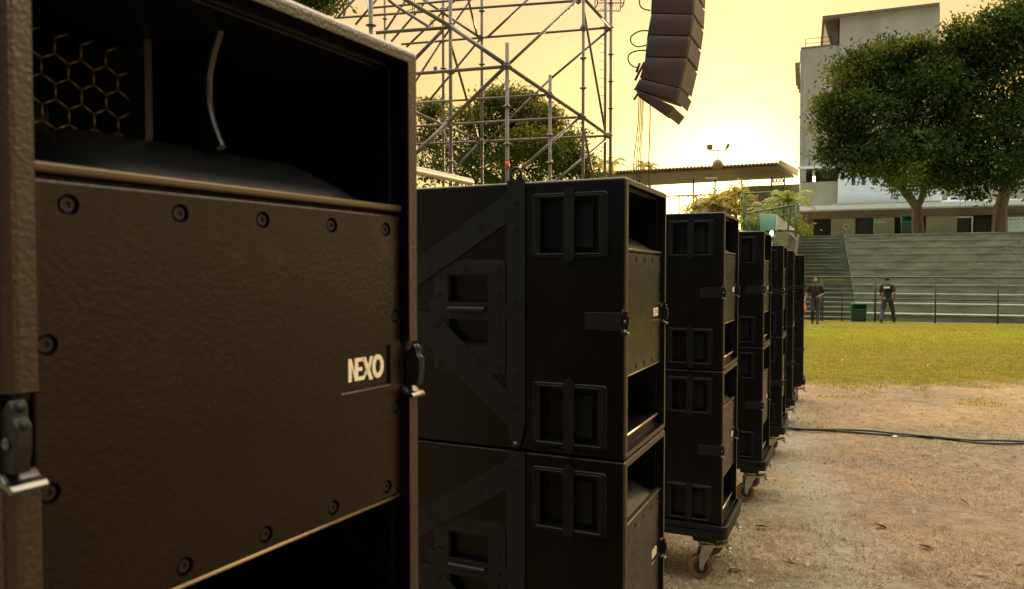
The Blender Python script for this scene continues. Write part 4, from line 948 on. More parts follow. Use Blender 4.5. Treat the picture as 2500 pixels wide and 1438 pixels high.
# white wing and beige wing
UWh = 67.5
def wing(name, px0, px1, py0, py1, mt, u, label, z0=None, depth=6):
    v0_, v1_ = PU(px0, (py0 + py1) / 2, u)[0], PU(px1, (py0 + py1) / 2, u)[0]; z1_ = PU((px0 + px1) / 2, py0, u)[1]
    o = site(name, (v0_ + v1_) / 2, u, LZ, label, 'building'); MB().box(v0_ - (v0_ + v1_) / 2, v1_ - (v0_ + v1_) / 2, 0, depth, 0, z1_ - LZ).build('wall', mt, o, 0); return o
ww = wing('white_building', 2047, 2300, 408, 495, 'wallw', UWh, 'bluish white building wing with three small windows behind the tree', depth=1.4)
for x0, x1 in ((2079, 2088), (2104, 2113), (2130, 2139)):
    mb = MB(); rect(mb, x0, x1, 433, 452, UWh - .06, UWh - .001, (PU(2047, 451.5, UWh)[0] + PU(2300, 451.5, UWh)[0]) / 2, UWh, LZ); w = mb.build('window', 'win', ww)
    mb = MB(); rect(mb, x0 - 1, x1 + 1, 452, 453.5, UWh - .14, UWh - .0612, (PU(2047, 451.5, UWh)[0] + PU(2300, 451.5, UWh)[0]) / 2, UWh, LZ); mb.build('sill', 'wallw', w)
wb = wing('beige_building', 2290, 2640, 400, 495, 'wallb', 75.0, 'beige building wall glimpsed between the two tree trunks', depth=6)
# tower
UTw = 69.0
tw = site('tower_building', 0, UTw, LZ, 'tall grey rendered windowless tower block behind the trees', 'building')
def trect(name, px0, px1, py0, py1, d0, d1, mt, base=False, cx=None):
    mb = MB(); cy = (py0 + py1) / 2; v0_, v1_ = PU(px0, cy, UTw)[0], PU(px1, cy, UTw)[0]; z1_ = PU(cx or (px0 + px1) / 2, py0, UTw)[1] - LZ; z0_ = 0 if base else PU(cx or (px0 + px1) / 2, py1, UTw)[1] - LZ
    mb.box(v0_, v1_, d0, d1, z0_, z1_); return mb.build(name, mt, tw)
trect('wall', 2048, 2291, 29, 495, 0, 14, 'wallg', True)
trect('wall', 1953, 2047.5, 113, 410, .25, 12, 'wallg')
trect('wall', 1953, 2047.5, 443, 500, .25, 12, 'wallb', True)
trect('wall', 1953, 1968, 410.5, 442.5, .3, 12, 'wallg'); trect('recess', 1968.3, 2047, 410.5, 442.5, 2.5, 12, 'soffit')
trect('pillar', 1983, 1990, 414, 442.5, .4, .9, 'wallb'); trect('floor_slab', 1947, 2047, 406.5, 410.3, -.6, .24, 'wallw')
lw_ = trect('sun_glow_panel', 1985.5, 1990, 430, 442, .36, .39, 'glowon'); lw_['label'] = 'small glowing panel standing for low sun through an opening'  # emissive panel added in place of sunlight showing through
trect('cornice', 1941, 1953, 150, 156, .3, 8, 'wallc'); trect('cornice', 1945, 1953, 156.4, 166, .3, 8, 'wallc'); trect('cornice', 1949, 1953, 166.4, 176, .3, 8, 'wallc'); trect('parapet', 1955, 2030, 110, 112.8, .2, 10, 'wallc'); trect('parapet', 1953.2, 1960, 122, 150, .27, .6, 'wallc')
# roof overhang wedge and top slab
q = [PU(x, y, UTw) for x, y in ((2010, 39), (2047.8, 35), (2047.8, 112), (2030, 112), (2020, 75))]
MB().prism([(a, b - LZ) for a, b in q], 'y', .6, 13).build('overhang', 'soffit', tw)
v0_, v1_ = PU(2008, 36, UTw)[0], PU(2293, 18, UTw)[0]; z_ = PU(2170, 29, UTw)[1] - LZ
MB().box(v0_, v1_, -.25, 14.5, z_ + .005, z_ + .22).build('roof_edge', 'soffit', tw); v_ = PU(2076, 30, UTw)[0]; MB().tube((v_, 1, z_ + .22), (v_, 1, z_ + .5), .06).build('vent', 'soffit', tw)
rl_ = MB(); zp = PU(1995, 110, UTw)[1] - LZ
va, vb = PU(1966, 100, UTw)[0], PU(2030, 100, UTw)[0]
for h in (.35, .75): rl_.tube((va, .5, zp + h), (vb, .5, zp + h), .025, 6); rl_.tube((va, .5, zp + h), (va, 5, zp + h), .025, 6)
for x in (va, (va + vb) / 2 + .3, vb): rl_.tube((x, .5, zp), (x, .5, zp + .75), .03, 6)
rl_.build('roof_railing', 'scaf', tw)
dp = MB(); v_ = PU(1964, 300, UTw)[0]; dp.tube((v_, .2, PU(1964, 405, UTw)[1] - LZ), (v_, .2, PU(1964, 160, UTw)[1] - LZ), .035, 6); dp.build('drainpipe', 'wallg', tw)
wl = site('wall_floodlight', PU(1976, 390, UTw - .8)[0], UTw - .5, PU(1976, 405, UTw - .5)[1] + .02, 'small twin floodlight on a short pole at the foot of the grey tower wall', 'floodlight')
MB().tube((0, 0, 0), (0, 0, .75), .03).build('pole', 'rail', wl); MB().box(-.32, -.05, -.15, .1, .76, .92).build('lamp_head', 'lampg', wl, .02); MB().box(.08, .32, -.15, .1, .78, .94).build('lamp_head', 'lampg', wl, .02)

# ------------------------------------------------------------------ canopy, railings, platform to the left of the building
ca = empty('canopy', (P(1700, 420, 48).x, 48, ZT), 0, 'long corrugated canopy roof on thin posts with a pale end board', 'canopy')
cl_ = ca.location
def CP(x, y, Y): return P(x, y, Y) - cl_
NL, NR, FR, FL = CP(1420, 427, 50), CP(1899, 402, 47), CP(1938, 431, 53), CP(1420, 459, 58)
mb = MB(); n = 110; top_, bot = [], []
for i in range(n + 1):
    t = i / n; a = NL.lerp(NR, t); b = FL.lerp(FR, t); w = .075 * math.sin(i * PI / 1.0 + .5 * PI) 
    w = .07 if i % 2 else 0
    top_.append((a + Vector((0, 0, .12 + w)), b + Vector((0, 0, .12 + w)))); bot.append((a + Vector((0, 0, w)), b + Vector((0, 0, w))))
vs = []; 
for (a, b), (c, d) in zip(top_, bot): vs += [a, b, d, c]
fs = []
for i in range(n):
    for k in range(4): fs.append((i * 4 + k, i * 4 + (k + 1) % 4, (i + 1) * 4 + (k + 1) % 4, (i + 1) * 4 + k))
mb.add(vs, fs + [(0, 1, 2, 3), (n * 4 + 3, n * 4 + 2, n * 4 + 1, n * 4)]); mb.build('roof_sheet', 'roof', ca)
mb = MB(); mb.hexa([NL + Vector((0, .15, -.16)), NR + Vector((0, .15, -.16)), FR + Vector((0, -.1, -.10)), FL + Vector((0, -.1, -.10))], [NL + Vector((0, .15, -.02)), NR + Vector((0, .15, -.02)), FR + Vector((0, -.1, -.02)), FL + Vector((0, -.1, -.02))]); mb.build('soffit', 'roof', ca)
e0, e1, e2, e3 = CP(1902, 391, 46.8), CP(1944.5, 413, 53), CP(1944.5, 430, 53), CP(1899, 402, 46.8)
MB().hexa([e0, e1, e2, e3], [p + Vector((.12, 0, 0)) for p in (e0, e1, e2, e3)]).build('end_board', 'flash', ca)
for x, Y in ((1693, 50), (1746, 52), (1811, 50), (1884, 49), (1915, 51), (1560, 51)):
    a = CP(x, 437 - (x - 1693) * .02, Y); MB().tube((a.x, a.y, 0), a, .055, 8).build('post', 'soffit', ca)
br = MB()
for i in range(4):
    x0 = 1884 + i * 8; br.tube(CP(x0, 433, 50), CP(x0 + 8, 449, 50), .035, 5); br.tube(CP(x0 + 8, 433, 50), CP(x0, 449, 50), .035, 5)
br.build('lattice', 'soffit', ca)
l_ = CP(1737, 435, 46.5); lo = MB().prism(rrect(l_.x - .35, l_.x + .35, l_.z - .05, l_.z + .05, .03), 'y', l_.y - .1, l_.y + .1).build('strip_lamp', 'flash', ca)
dm = empty('roof_dome', P(1752, 411, 47.6), 0, 'round brown ball shaped vent sitting on the canopy roof', 'roof vent')
MB().ball((0, 0, .2), (.34, .34, .38), 16, 12).build('ball', 'roof', dm)
fl = empty('twin_floodlight', P(1752, 391, 47.6), 0, 'pair of square floodlights on a crossbar standing above the canopy ball', 'floodlight')
f0 = fl.location
MB().tube((0, 0, 0), P(1753.5, 367, 47.6) - f0, .03).build('pole', 'lampg', fl); MB().tube(P(1731, 368.5, 47.6) - f0, P(1779, 365, 47.6) - f0, .035).build('crossbar', 'lampg', fl)
c_ = P(1733, 359, 47.6) - f0; MB().box(c_.x - .17, c_.x + .17, -.08, .1, c_.z - .17, c_.z + .17).build('lamp_head', 'lampg', fl, .02)
MB().tube(c_ - Vector((0, 0, .16)), c_ - Vector((0, 0, .26)), .02).build('lamp_bracket', 'lampg', fl)
c_ = P(1776, 357, 47.6) - f0; MB().prism([(c_.x - .14, c_.z - .18), (c_.x + .05, c_.z - .14), (c_.x + .16, c_.z + .18), (c_.x - .02, c_.z + .14)], 'y', -.09, .1).build('lamp_head', 'lampg', fl, .02)
an = P(1712, 410, 48); an_ = empty('antenna_rod', an, 0, 'thin upright rod standing on the canopy roof left of the ball', 'antenna'); MB().tube((0, 0, -.1), P(1711.5, 386, 48) - an, .028, 6).build('rod', 'lampg', an_)
def railing(name, label, x0, y0, x1, y1, Y0, Y1, px, lower, mt='green', group=None, drop=None, mids=()):
    o = empty(name, P(x0, y0, Y0), 0, label, 'railing', group); l0 = o.location
    MB().tube((0, 0, 0), P(x1, y1, Y1) - l0, .045, 6).build('handrail', mt, o)
    for x in px:
        t = (x - x0) / (x1 - x0) if x1 != x0 else 0; Y = Y0 + (Y1 - Y0) * t; a = P(x, y0 + (y1 - y0) * t, Y); b = P(x, lower, Y); b = Vector((a.x, a.y, b.z)); MB().tube(a - l0, b - l0, .04, 6).build('baluster', mt, o)
    for dy in mids: MB().tube(P(x0, y0 + dy, Y0) - l0, P(x1, y1 + dy, Y1) - l0, .022, 6).build('rail', mt, o)
    return o
railing('railing', 'thin railing against the bright sky between the second and third stacks', 1560, 481, 1748, 475, 46, 45, (1590, 1658, 1700), 600, 'green')
railing('railing', 'tall green railing beside the palms in front of the beige wall', 1816, 472, 1915, 468, 40, 39, (1816, 1822, 1886, 1903, 1914), 590, 'green', mids=(32,))
railing('railing', 'green stair railing at the end of the raised platform', 1822, 521, 1942, 500, 36, 34, (1824, 1850, 1886, 1905, 1925, 1943), 590, 'green', mids=(20,))
# raised platform, teal booth, stair slab, lit lamp
pf = empty('platform', P(1880, 575, 33), 0, 'raised concrete platform with sloping underside left of the terrace', 'platform'); l0 = pf.location
top = [P(1800, 566, 36), P(1925, 566, 31.5), P(1952, 572, 36), P(1800, 560, 42)]
A0 = [P(1800, 585, 36), P(1925, 600, 31.5), P(1945, 640, 36), P(1800, 580, 42)]
MB().hexa([p - l0 for p in A0], [p - l0 for p in top]).build('slab', 'concd', pf)
MB().hexa([P(1925, 566, 31.6) - l0, P(1944, 585, 31.6) - l0, P(1928, 668, 31.6) - l0, P(1912, 668, 31.6) - l0], [P(1928, 566, 32.4) - l0, P(1947, 585, 32.4) - l0, P(1931, 668, 32.4) - l0, P(1915, 668, 32.4) - l0]).build('slanted_pier', 'concd', pf)
a = P(1860, 600, 36); MB().box(a.x - l0.x - 3, a.x - l0.x + 1.2, a.y - l0.y, a.y - l0.y + 5, -.55 - l0.z, a.z - l0.z - .02).build('base_wall', 'concd', pf)
MB().hexa([P(1880, 568, 33) - l0, P(1945, 562, 33.2) - l0, P(1945, 562, 36) - l0, P(1880, 568, 36) - l0], [P(1880, 536, 33) - l0, P(1945, 536, 33.2) - l0, P(1945, 536, 36) - l0, P(1880, 536, 36) - l0]) .build('parapet_wall', 'wallc', pf) if False else None
tb = empty('teal_booth', P(1877, 560, 33), 0, 'teal painted metal box standing on the raised platform', 'box'); l0 = tb.location
a, b = P(1855.5, 563, 33) - l0, P(1893, 563, 33.0) - l0; h = P(1875, 523, 33).z - l0.z
MB().hexa([a, b, b + Vector((.75, 1.6, 0)), a + Vector((.75, 1.6, 0))], [Vector((p.x, p.y, h)) for p in (a, b, b + Vector((.75, 1.6, 0)), a + Vector((.75, 1.6, 0)))]).build('body', 'teal', tb, .02)
MB().box(b.x + .0, b.x + .02, b.y - .02, b.y, 0, h).build('corner_strip', 'flash', tb)
sd = empty('parapet', P(1915, 560, 33.4), 0, 'grey side parapet of the raised platform beside the teal box', 'parapet'); l0 = sd.location
MB().hexa([P(1894, 560, 33.4) - l0, P(1943, 562, 35) - l0, P(1943, 562, 35.3) - l0, P(1894, 560, 33.7) - l0], [P(1894, 522, 33.4) - l0, P(1912, 540, 35) - l0, P(1912, 540, 35.3) - l0, P(1894, 522, 33.7) - l0]).build('wall', 'wallc', sd)
lm_ = empty('lit_floodlight', P(1884, 569, 30.5), 0, 'small glowing floodlight shining beside the fourth stack', 'floodlight')
MB().ball((0, 0, 0), (.065, .05, .11), 12, 8).build('lamp_glass', 'glowon', lm_); MB().box(-.08, .2, .02, .2, -.22, -.10).build('housing', 'lampg', lm_, .01); MB().tube((.05, .1, -.2), (.05, .1, -.55 - lm_.location.z), .035).build('pole', 'lampg', lm_)
wf = wing('wall_behind_palms', 1810, 1952, 452, 560, 'wallb', 55.0, 'beige wall behind the palms and green railing', depth=1)
# hillside ground of the upper level on the left

# ------------------------------------------------------------------ cable on the ground
pts = [(1905, 1049), (1960, 1052), (2040, 1053), (2120, 1058), (2200, 1066), (2290, 1072), (2370, 1080), (2440, 1083), (2520, 1085), (2640, 1090)]
cab_pts = [ground_at(*p) for p in pts]; c0 = cab_pts[0]; gc = empty('ground_cable', c0, 0, 'black cables lying together across the bare earth from the fifth stack', 'cable')
def smooth(q, n=8):
    out = []
    for i in range(len(q) - 1):
        p0, p1, p2, p3 = q[max(0, i - 1)], q[i], q[i + 1], q[min(len(q) - 1, i + 2)]
        for k in range(n):
            t = k / n; out.append(.5 * ((2 * p1) + (p2 - p0) * t + (2 * p0 - 5 * p1 + 4 * p2 - p3) * t * t + (3 * p1 - p0 - 3 * p2 + p3) * t ** 3))
    return out + [q[-1]]
for k in range(2):
    q = smooth([p - c0 + Vector((0, (k - 1) * .028 + .035 * math.sin(i * 1.7 + k * 2), .011 + (.012 if k == 1 else 0))) for i, p in enumerate(cab_pts)]); MB().path(q, .0105, 8).build('cable_strand', 'cable', gc)

# ------------------------------------------------------------------ leaves and litter lying about
lf = MB(); nn = 7
def leafmesh(s):
    v = [(0, -.5, 0), (.18, -.25, .03), (.24, 0, .06), (.15, .3, .05), (0, .5, .02), (-.15, .3, .07), (-.24, 0, .09), (-.18, -.25, .05), (0, 0, .0)]
    return MB().add([(a * s, b * s, c * s) for a, b, c in v], [(8, i, i + 1) for i in range(0, 7)] + [(8, 7, 0)])
lms = leafmesh(.08).mesh('leaf')
GLF = 'dry fallen leaves scattered on the bare earth'
LP = [(2062, 1318, 'leaf'), (2150, 1289, 'leaf'), (1928, 1372, 'leaf'), (1970, 1380, 'leaf'), (2260, 1340, 'leaf'), (2470, 1245, 'leaf'), (2290, 1133, 'leaf'), (2340, 970, 'leaf'), (2355, 1230, 'leaf'), (2480, 1375, 'leaf'), (2230, 1250, 'leaf'), (2185, 1068, 'lit'), (2056, 880, 'lit'), (2265, 893, 'lit'), (2100, 1105, 'leaf'), (1795, 1395, 'leaf'), (1860, 1290, 'leaf'), (2400, 1405, 'leaf')]
rr = random.Random(2); LBL = iter(['dry curled leaf right of the lowest dolly wheel', 'dark dry leaf lying on the pale dusty track', 'dry leaf at the bottom edge of the picture, below the pale track', 'second dry leaf at the bottom edge, right of the pale track', 'dry brown leaf at the lower middle of the earth patch', 'dry leaf at the right edge, well below the cable', 'dry leaf below the cable in the middle of the earth', 'dry leaf above the cable, near the lawn edge', 'dry brown leaf on the orange earth at lower right', 'dry leaf in the bottom right corner of the earth', 'dry leaf in the centre of the bare earth', 'dry leaf on the earth just below the cable, left of the pale scrap', "dry leaf beside the third dolly's amber wheel", 'dry leaf between the third and fourth dollies', 'dry leaf at the bottom right, next to the picture edge']); LIT = iter(['white scrap of litter lying against the black ground cables', 'white scrap of litter on the lawn, left of the other one', 'tiny pale scrap of litter on the lawn, right of the other one'])
ORD = ['dry leaf nearest the lower left of the earth patch, casting a dark shade', 'curled pale leaf lying in the dusty track']
for x, y, k in LP:
    g = ground_at(x, y)
    o = link('fallen_leaf' if k == 'leaf' else 'litter_scrap', lms, None); o.location = g + Vector((0, 0, .012)); s = (1.0 if k == 'leaf' else .55) * (.7 + .6 * rr.random()); o.scale = (s * .8, s, s); o.rotation_euler = (rr.random() * .5, rr.random() * .4, rr.random() * 6)
    if not lms.materials: lms.materials.append(M['dryleaf'])
    if k == 'leaf': tag(o, next(LBL), 'leaf', GLF)
    else: o.data = leafmesh(.08).mesh('scrap'); o.data.materials.append(M['litter']); tag(o, next(LIT), 'litter', 'pale scraps of litter on the field')

# ------------------------------------------------------------------ trees
def leaf_cloud(name, mt, parent, blobs, n, size, seed=0, droop=.3, elong=2.3, knob=True):
    """many folded leaves through the volume of soft blobs (cx, cy, cz, rx, ry, rz)"""
    rg_ = np.random.default_rng(seed); B = np.array(blobs, float)
    if knob:
        sub = []
        for b_ in B:
            for _ in range(5):
                dd = rg_.normal(size=3); dd /= np.linalg.norm(dd); f_ = rg_.uniform(.22, .42); sub.append([*(b_[:3] + dd * b_[3:] * rg_.uniform(.75, 1.06)), *(b_[3:] * f_)])
            for _ in range(3):
                dd = rg_.normal(size=3); dd /= np.linalg.norm(dd); sub.append([*(b_[:3] + dd * b_[3:] * rg_.uniform(.98, 1.08)), *(b_[3:] * rg_.uniform(.10, .17))])
        B = np.vstack([B, np.array(sub)])
    w = (B[:, 3] * B[:, 4] * B[:, 5]) ** .6; w /= w.sum()
    bi = rg_.choice(len(B), n, p=w); d = rg_.normal(size=(n, 3)); d /= np.linalg.norm(d, axis=1)[:, None]
    # twig clusters: leaves gather round shared centres
    nc = max(40, n // 34); cb = rg_.choice(len(B), nc, p=w); cd = rg_.normal(size=(nc, 3)); cd /= np.linalg.norm(cd, axis=1)[:, None]
    cr = .45 + .62 * rg_.random(nc) ** .6; cpos = B[cb, :3] + cd * B[cb, 3:] * cr[:, None]
    ci = rg_.integers(0, nc, n); pos = cpos[ci] + rg_.normal(size=(n, 3)) * size * np.array([1.5, 1.5, .9])
    ax = cd[ci] * .7 + rg_.normal(size=(n, 3)) * .75; ax[:, 2] -= droop; ax /= np.linalg.norm(ax, axis=1)[:, None]
    up = rg_.normal(size=(n, 3)) * .6; up[:, 2] += 1; sd_ = np.cross(ax, up); sd_ /= np.linalg.norm(sd_, axis=1)[:, None] + 1e-6; nn_ = np.cross(sd_, ax)
    l = size * (.7 + .7 * rg_.random(n))[:, None]; wd = l / elong
    p0 = pos; p1 = pos + ax * l * .45 + sd_ * wd * .5 + nn_ * wd * .12; p2 = pos + ax * l; p3 = pos + ax * l * .45 - sd_ * wd * .5 + nn_ * wd * .12
    V = np.stack([p0, p1, p2, p3], 1).reshape(-1, 3); me_ = bpy.data.meshes.new(name); me_.vertices.add(4 * n); me_.vertices.foreach_set('co', V.ravel())
    me_.loops.add(4 * n); me_.loops.foreach_set('vertex_index', np.arange(4 * n)); me_.polygons.add(n); me_.polygons.foreach_set('loop_start', np.arange(n) * 4); me_.polygons.foreach_set('loop_total', np.full(n, 4)); me_.update(); me_.validate()
    return link(name, me_, mt, parent)
def limb(mb, a, b, r0, r1, rr, seg=7, bend=.12):
    a, b = Vector(a), Vector(b); L_ = (b - a).length; pts, rs = [], []
    o1 = Vector((rr.uniform(-1, 1), rr.uniform(-1, 1), rr.uniform(-.3, .5))) * L_ * bend
    for i in range(seg + 1):
        t = i / seg; pts.append(a.lerp(b, t) + o1 * math.sin(PI * t)); rs.append(r0 + (r1 - r0) * t)
    mb.path(pts, rs, 9); return pts
def px_blobs(lst, Y, base, sc=1.0):
    out = []
    for x, y, rx, ry, dy in lst:
        p = P(x, y, Y + dy) - base; kx = (Y + dy) / F; out.append((p.x, p.y, p.z, rx * kx, max(rx, ry) * kx * sc, ry * kx))
    return out
# right pair of trees on top of the terrace
tY = 44.0
def tree(label, px, Y, base_z, limbs, blobs, mats, seed, group=None, name='broadleaf_tree'):
    b = P(px, 570, Y); base = Vector((b.x, Y, base_z)); t = empty(name, base, 0, label, 'tree', group); rr = random.Random(seed); mb = MB()
    for (x0, y0, dy0, r0), (x1, y1, dy1, r1) in limbs:
        limb(mb, P(x0, y0, Y + dy0) - base, P(x1, y1, Y + dy1) - base, r0, r1, rr, bend=.05 if r0 > .2 else .10)
    mb.build('trunk', 'bark', t)
    for i, (mt, n, size, bl_) in enumerate(mats): leaf_cloud('crown', mt, t, px_blobs(bl_, Y, base, .9), n, size, seed * 7 + i)
    return t
A_bl = [(2030, 375, 26, 20, 0), (2150, 405, 50, 20, -1), (2130, 290, 105, 105, 0), (2070, 270, 62, 66, -1), (2170, 200, 100, 80, 1), (2230, 170, 80, 60, 2), (2260, 280, 95, 110, 0), (2045, 325, 44, 50, 0), (2100, 160, 65, 45, 0), (2290, 230, 80, 80, -1), (2190, 360, 110, 50, -1.5), (2120, 390, 90, 38, -1), (2060, 380, 55, 32, 0), (2300, 370, 70, 60, 0), (2215, 130, 40, 28, 0), (2025, 250, 22, 26, 0)]
A_lo = [(2190, 420, 60, 30, -2), (2230, 445, 60, 24, -1), (2130, 410, 45, 22, -1.5), (2280, 430, 45, 30, 0)]
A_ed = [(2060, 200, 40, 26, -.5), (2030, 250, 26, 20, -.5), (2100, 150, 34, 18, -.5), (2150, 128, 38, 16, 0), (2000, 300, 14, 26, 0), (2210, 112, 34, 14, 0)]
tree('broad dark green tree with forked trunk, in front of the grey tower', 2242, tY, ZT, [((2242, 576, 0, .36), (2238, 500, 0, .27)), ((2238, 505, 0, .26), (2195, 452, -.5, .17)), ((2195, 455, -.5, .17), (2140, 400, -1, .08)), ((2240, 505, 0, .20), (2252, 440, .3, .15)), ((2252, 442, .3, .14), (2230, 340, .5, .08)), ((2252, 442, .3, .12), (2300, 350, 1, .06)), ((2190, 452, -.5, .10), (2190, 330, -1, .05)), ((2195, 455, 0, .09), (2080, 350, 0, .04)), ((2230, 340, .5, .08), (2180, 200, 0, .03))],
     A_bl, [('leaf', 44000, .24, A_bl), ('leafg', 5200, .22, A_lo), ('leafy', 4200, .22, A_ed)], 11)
B_bl = [(2330, 290, 60, 70, .5), (2340, 390, 60, 45, 0), (2320, 150, 45, 40, 1), (2420, 180, 110, 110, 1), (2380, 130, 75, 60, 1), (2450, 90, 75, 60, 0), (2500, 50, 60, 45, 0), (2330, 200, 60, 60, 1), (2500, 200, 100, 130, 0), (2400, 300, 110, 80, 0), (2480, 350, 110, 80, -1), (2340, 330, 60, 60, -.5), (2410, 400, 90, 40, -1), (2350, 410, 60, 40, -1), (2540, 420, 90, 50, 0), (2560, 150, 100, 120, 0), (2340, 90, 30, 22, 0), (2560, 300, 90, 110, 0), (2310, 445, 26, 24, -1), (2400, 440, 50, 30, -1)]
tree('large dark tree reaching the top right corner, thick trunk beside the notice board', 2442, tY - 1, ZT, [((2440, 574, 0, .42), (2443, 500, 0, .34)), ((2443, 505, 0, .33), (2462, 440, 0, .30)), ((2462, 442, 0, .28), (2470, 300, .5, .16)), ((2452, 470, 0, .18), (2410, 330, -.5, .09)), ((2460, 440, 0, .18), (2530, 300, 0, .09)), ((2470, 300, .5, .14), (2430, 120, 0, .05)), ((2410, 330, -.5, .08), (2350, 240, 0, .04))],
     B_bl, [('leaf', 52000, .25, B_bl), ('leafy', 1600, .22, [(2350, 75, 40, 24, 0), (2430, 40, 50, 22, 0), (2490, 18, 30, 14, 0)])], 12)
# tree behind the scaffolding
C_bl = [(1235, 290, 90, 62, 0), (1190, 330, 80, 60, 0), (1300, 330, 80, 60, 0), (1360, 390, 70, 55, 0), (1260, 400, 120, 60, -1), (1140, 400, 90, 60, 0), (1060, 320, 40, 50, .5), (1040, 380, 60, 60, .5), (1210, 245, 45, 24, 0), (1280, 260, 40, 22, 0), (1400, 420, 50, 40, 0), (1050, 270, 26, 26, .5), (1330, 300, 40, 30, 0)]
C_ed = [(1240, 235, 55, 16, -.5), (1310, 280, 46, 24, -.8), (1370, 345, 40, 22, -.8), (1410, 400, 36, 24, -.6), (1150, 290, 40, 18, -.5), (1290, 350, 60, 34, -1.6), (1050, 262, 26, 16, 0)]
tree('dark bushy tree with backlit golden edges behind the scaffolding', 1235, 27, -.45, [((1235, 720, 0, .25), (1235, 450, 0, .18)), ((1235, 450, 0, .16), (1200, 300, 0, .06)), ((1235, 450, 0, .14), (1320, 330, 0, .05)), ((1235, 460, 0, .14), (1110, 380, 0, .05)), ((1235, 460, 0, .12), (1060, 320, .5, .03))],
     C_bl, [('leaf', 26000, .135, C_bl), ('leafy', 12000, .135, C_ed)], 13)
D_bl = [(760, -30, 60, 40, 0), (800, -8, 34, 22, 0), (700, -60, 80, 60, 0)]
tree('dark tree top showing above the foreground cabinet at the top edge', 745, 24, -.4, [((745, 760, 0, .2), (748, 60, 0, .12)), ((748, 60, 0, .11), (790, -10, 0, .04))], D_bl, [('leaf', 4500, .20, D_bl)], 14)
E_bl = [(1150, 440, 240, 50, 0), (950, 430, 120, 60, 0)]

# palms -------------------------------------------------------------
def palm(label, base, h, fr, length, mt, seed, group=None, name='palm_tree', wide=.30, r=.10):
    t = empty(name, base, 0, label, 'palm', group); rr = random.Random(seed); tk = MB()
    tk.path([(0, 0, -.2), (.03 * h, 0, h * .4), (.0, .02, h)], [r * 1.2, r, r * .8], 10); tk.build('trunk', 'bark', t); c = Vector((0, .02, h)); L_ = MB()
    for i in range(fr):
        a = 2 * PI * i / fr + rr.random() * .5; rise = rr.uniform(.15, 1.15); ln = length * rr.uniform(.75, 1.1); pts = []
        for k in range(11):
            q = k / 10; hd = ln * (q - .16 * q * q); pts.append(c + Vector((math.cos(a) * hd * math.cos(rise * .8), math.sin(a) * hd * math.cos(rise * .8), ln * (math.sin(rise) * q - (.55 + .3 * rr.random() * 0) * q * q * 1.15))))
        L_.path(pts, [.022 * (1 - .8 * k / 10) for k in range(11)], 4)
        for k in range(1, 11):
            for m_ in range(3):
                p = pts[k - 1].lerp(pts[k], m_ / 3); dr = (pts[k] - pts[k - 1]).normalized(); sdv = dr.cross(Vector((0, 0, 1))).normalized(); w = wide * length / 2 * math.sin(PI * min(1, (k + .5) / 11.5)) ** .6 + .05
                for s in (-1, 1):
                    tip = p + sdv * s * w + dr * w * .5 - Vector((0, 0, w * .45)) + Vector((rr.uniform(-1, 1), rr.uniform(-1, 1), rr.uniform(-1, 1))) * .04
                    L_.add([p - dr * .02, p + dr * .03, tip], [(0, 1, 2)])
    L_.build('fronds', mt, t); return t
GP = 'small palms against the glowing sky'
palm('dry golden palm glowing against the sunset between the third stack and the canopy post', Vector((P(1740, 500, 44).x, 44, ZT)), P(1735, 500, 44).z - ZT, 26, 1.9, 'palmo', 1, GP, wide=.5)
palm('golden palm nearest the teal box, in front of the setting sun', Vector((P(1795, 480, 46).x, 46, ZT)), P(1795, 480, 46).z - ZT, 26, 1.7, 'palmo', 2, GP, wide=.5)
palm('bright green palm with broad arching fronds beside the grey tower', Vector((P(1925, 480, 38).x, 38, 1.5)), P(1925, 490, 38).z - 1.5, 16, 2.0, 'palm', 3, None)
palm('smaller green palm growing behind the green railing', Vector((P(1872, 500, 41).x, 41, 1.5)), P(1872, 512, 41).z - 1.5, 16, 1.7, 'palm', 4, None)
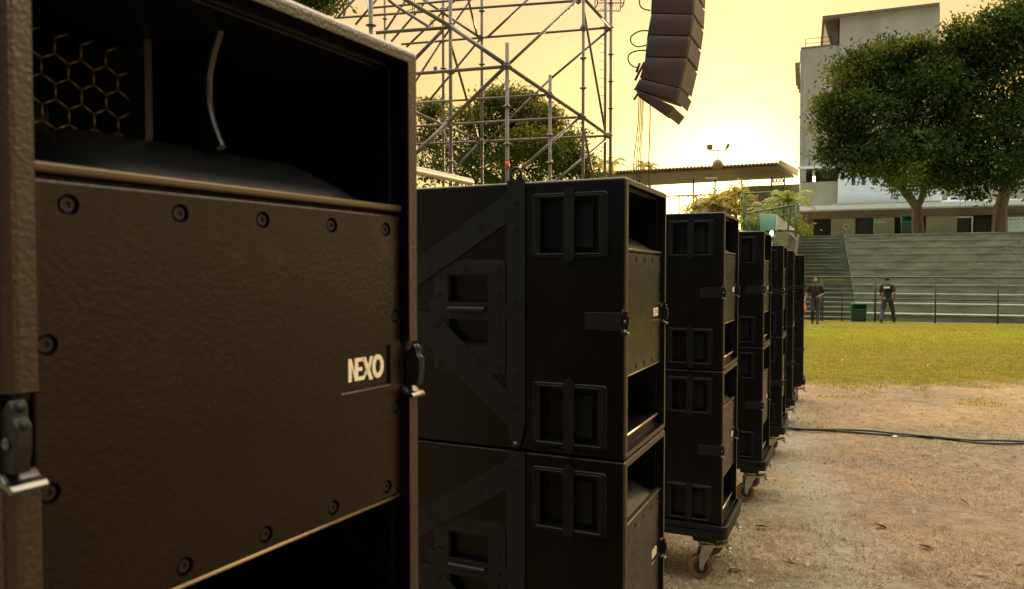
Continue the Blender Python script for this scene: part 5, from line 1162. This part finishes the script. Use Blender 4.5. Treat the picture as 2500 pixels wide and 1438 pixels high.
for k, (x, y, Y, s) in enumerate(((1492, 400, 46, 1.6), (1462, 405, 50, 1.6), (1585, 408, 58, 1.3), (1571, 404, 60, 1.3))):
    palm(['small palm tuft right behind the mast foot', 'small palm tuft between the scaffold foot and the mast', 'low palm tuft above the canopy edge, right of the thin rope', 'low palm tuft above the canopy edge, left of the thin rope'][k], Vector((P(x, y, Y).x, Y, ZT)), P(x, y, Y).z - ZT, 12, s, 'palmo', 5 + k, 'palm tufts showing above the canopy', wide=.25)
bsh = [(1905, 545, 40, 22, 0), (1850, 540, 30, 22, 1), (1955, 560, 12, 14, -1)]
b0 = Vector((P(1905, 560, 39).x, 39, P(1905, 575, 39).z)); bu = empty('shrub', b0, 0, 'leafy green shrub below the palms behind the railing', 'shrub'); leaf_cloud('foliage', 'palm', bu, px_blobs(bsh, 39, b0), 2600, .16, 31)
g0 = Vector((P(1760, 530, 45).x, 45, ZT)); gb = empty('bush', g0, 0, 'sunlit golden bush low behind the third stack under the canopy', 'bush')
leaf_cloud('foliage', 'palmo', gb, px_blobs([(1725, 500, 30, 16, 0), (1765, 492, 26, 22, 0), (1797, 490, 22, 34, 0), (1750, 515, 60, 16, 0)], 45, g0), 3600, .22, 33)
MB().tube((0, 0, 0), P(1760, 505, 45) - g0, .05).build('stem', 'bark', gb)
# second bin high on the terrace
t_ = bin_(2212, 560, 47.6, ZT, 1.15, .50, 'tall green litter bin at the top of the terrace beside the forked tree')
# upper ground on the left behind the platform
ug = MB(); c = [(-90, 50), (14, 44.5), (20, 60), (30, 120), (-90, 120)]
up_ = MB().prism(c, 'z', -1, ZT - .03).build('upper_ground', 'concd'); tag(up_, kind='structure')
# ragged hedge far behind hides the horizon on the left
hb = [(x, 470 + 12 * math.sin(x * .013), 90, 60, 0) for x in range(-300, 1500, 90)]
h0 = Vector((P(600, 600, 70).x, 70, -.5)); hd = leaf_cloud('far_trees', 'leaf', None, px_blobs([(x, 560, 90, 90, 0) for x in range(-400, 1520, 90)], 70, h0), 14000, .55, 41); hd.location = h0; tag(hd, 'dark line of distant trees low behind the stacks', 'trees', None, 'stuff')
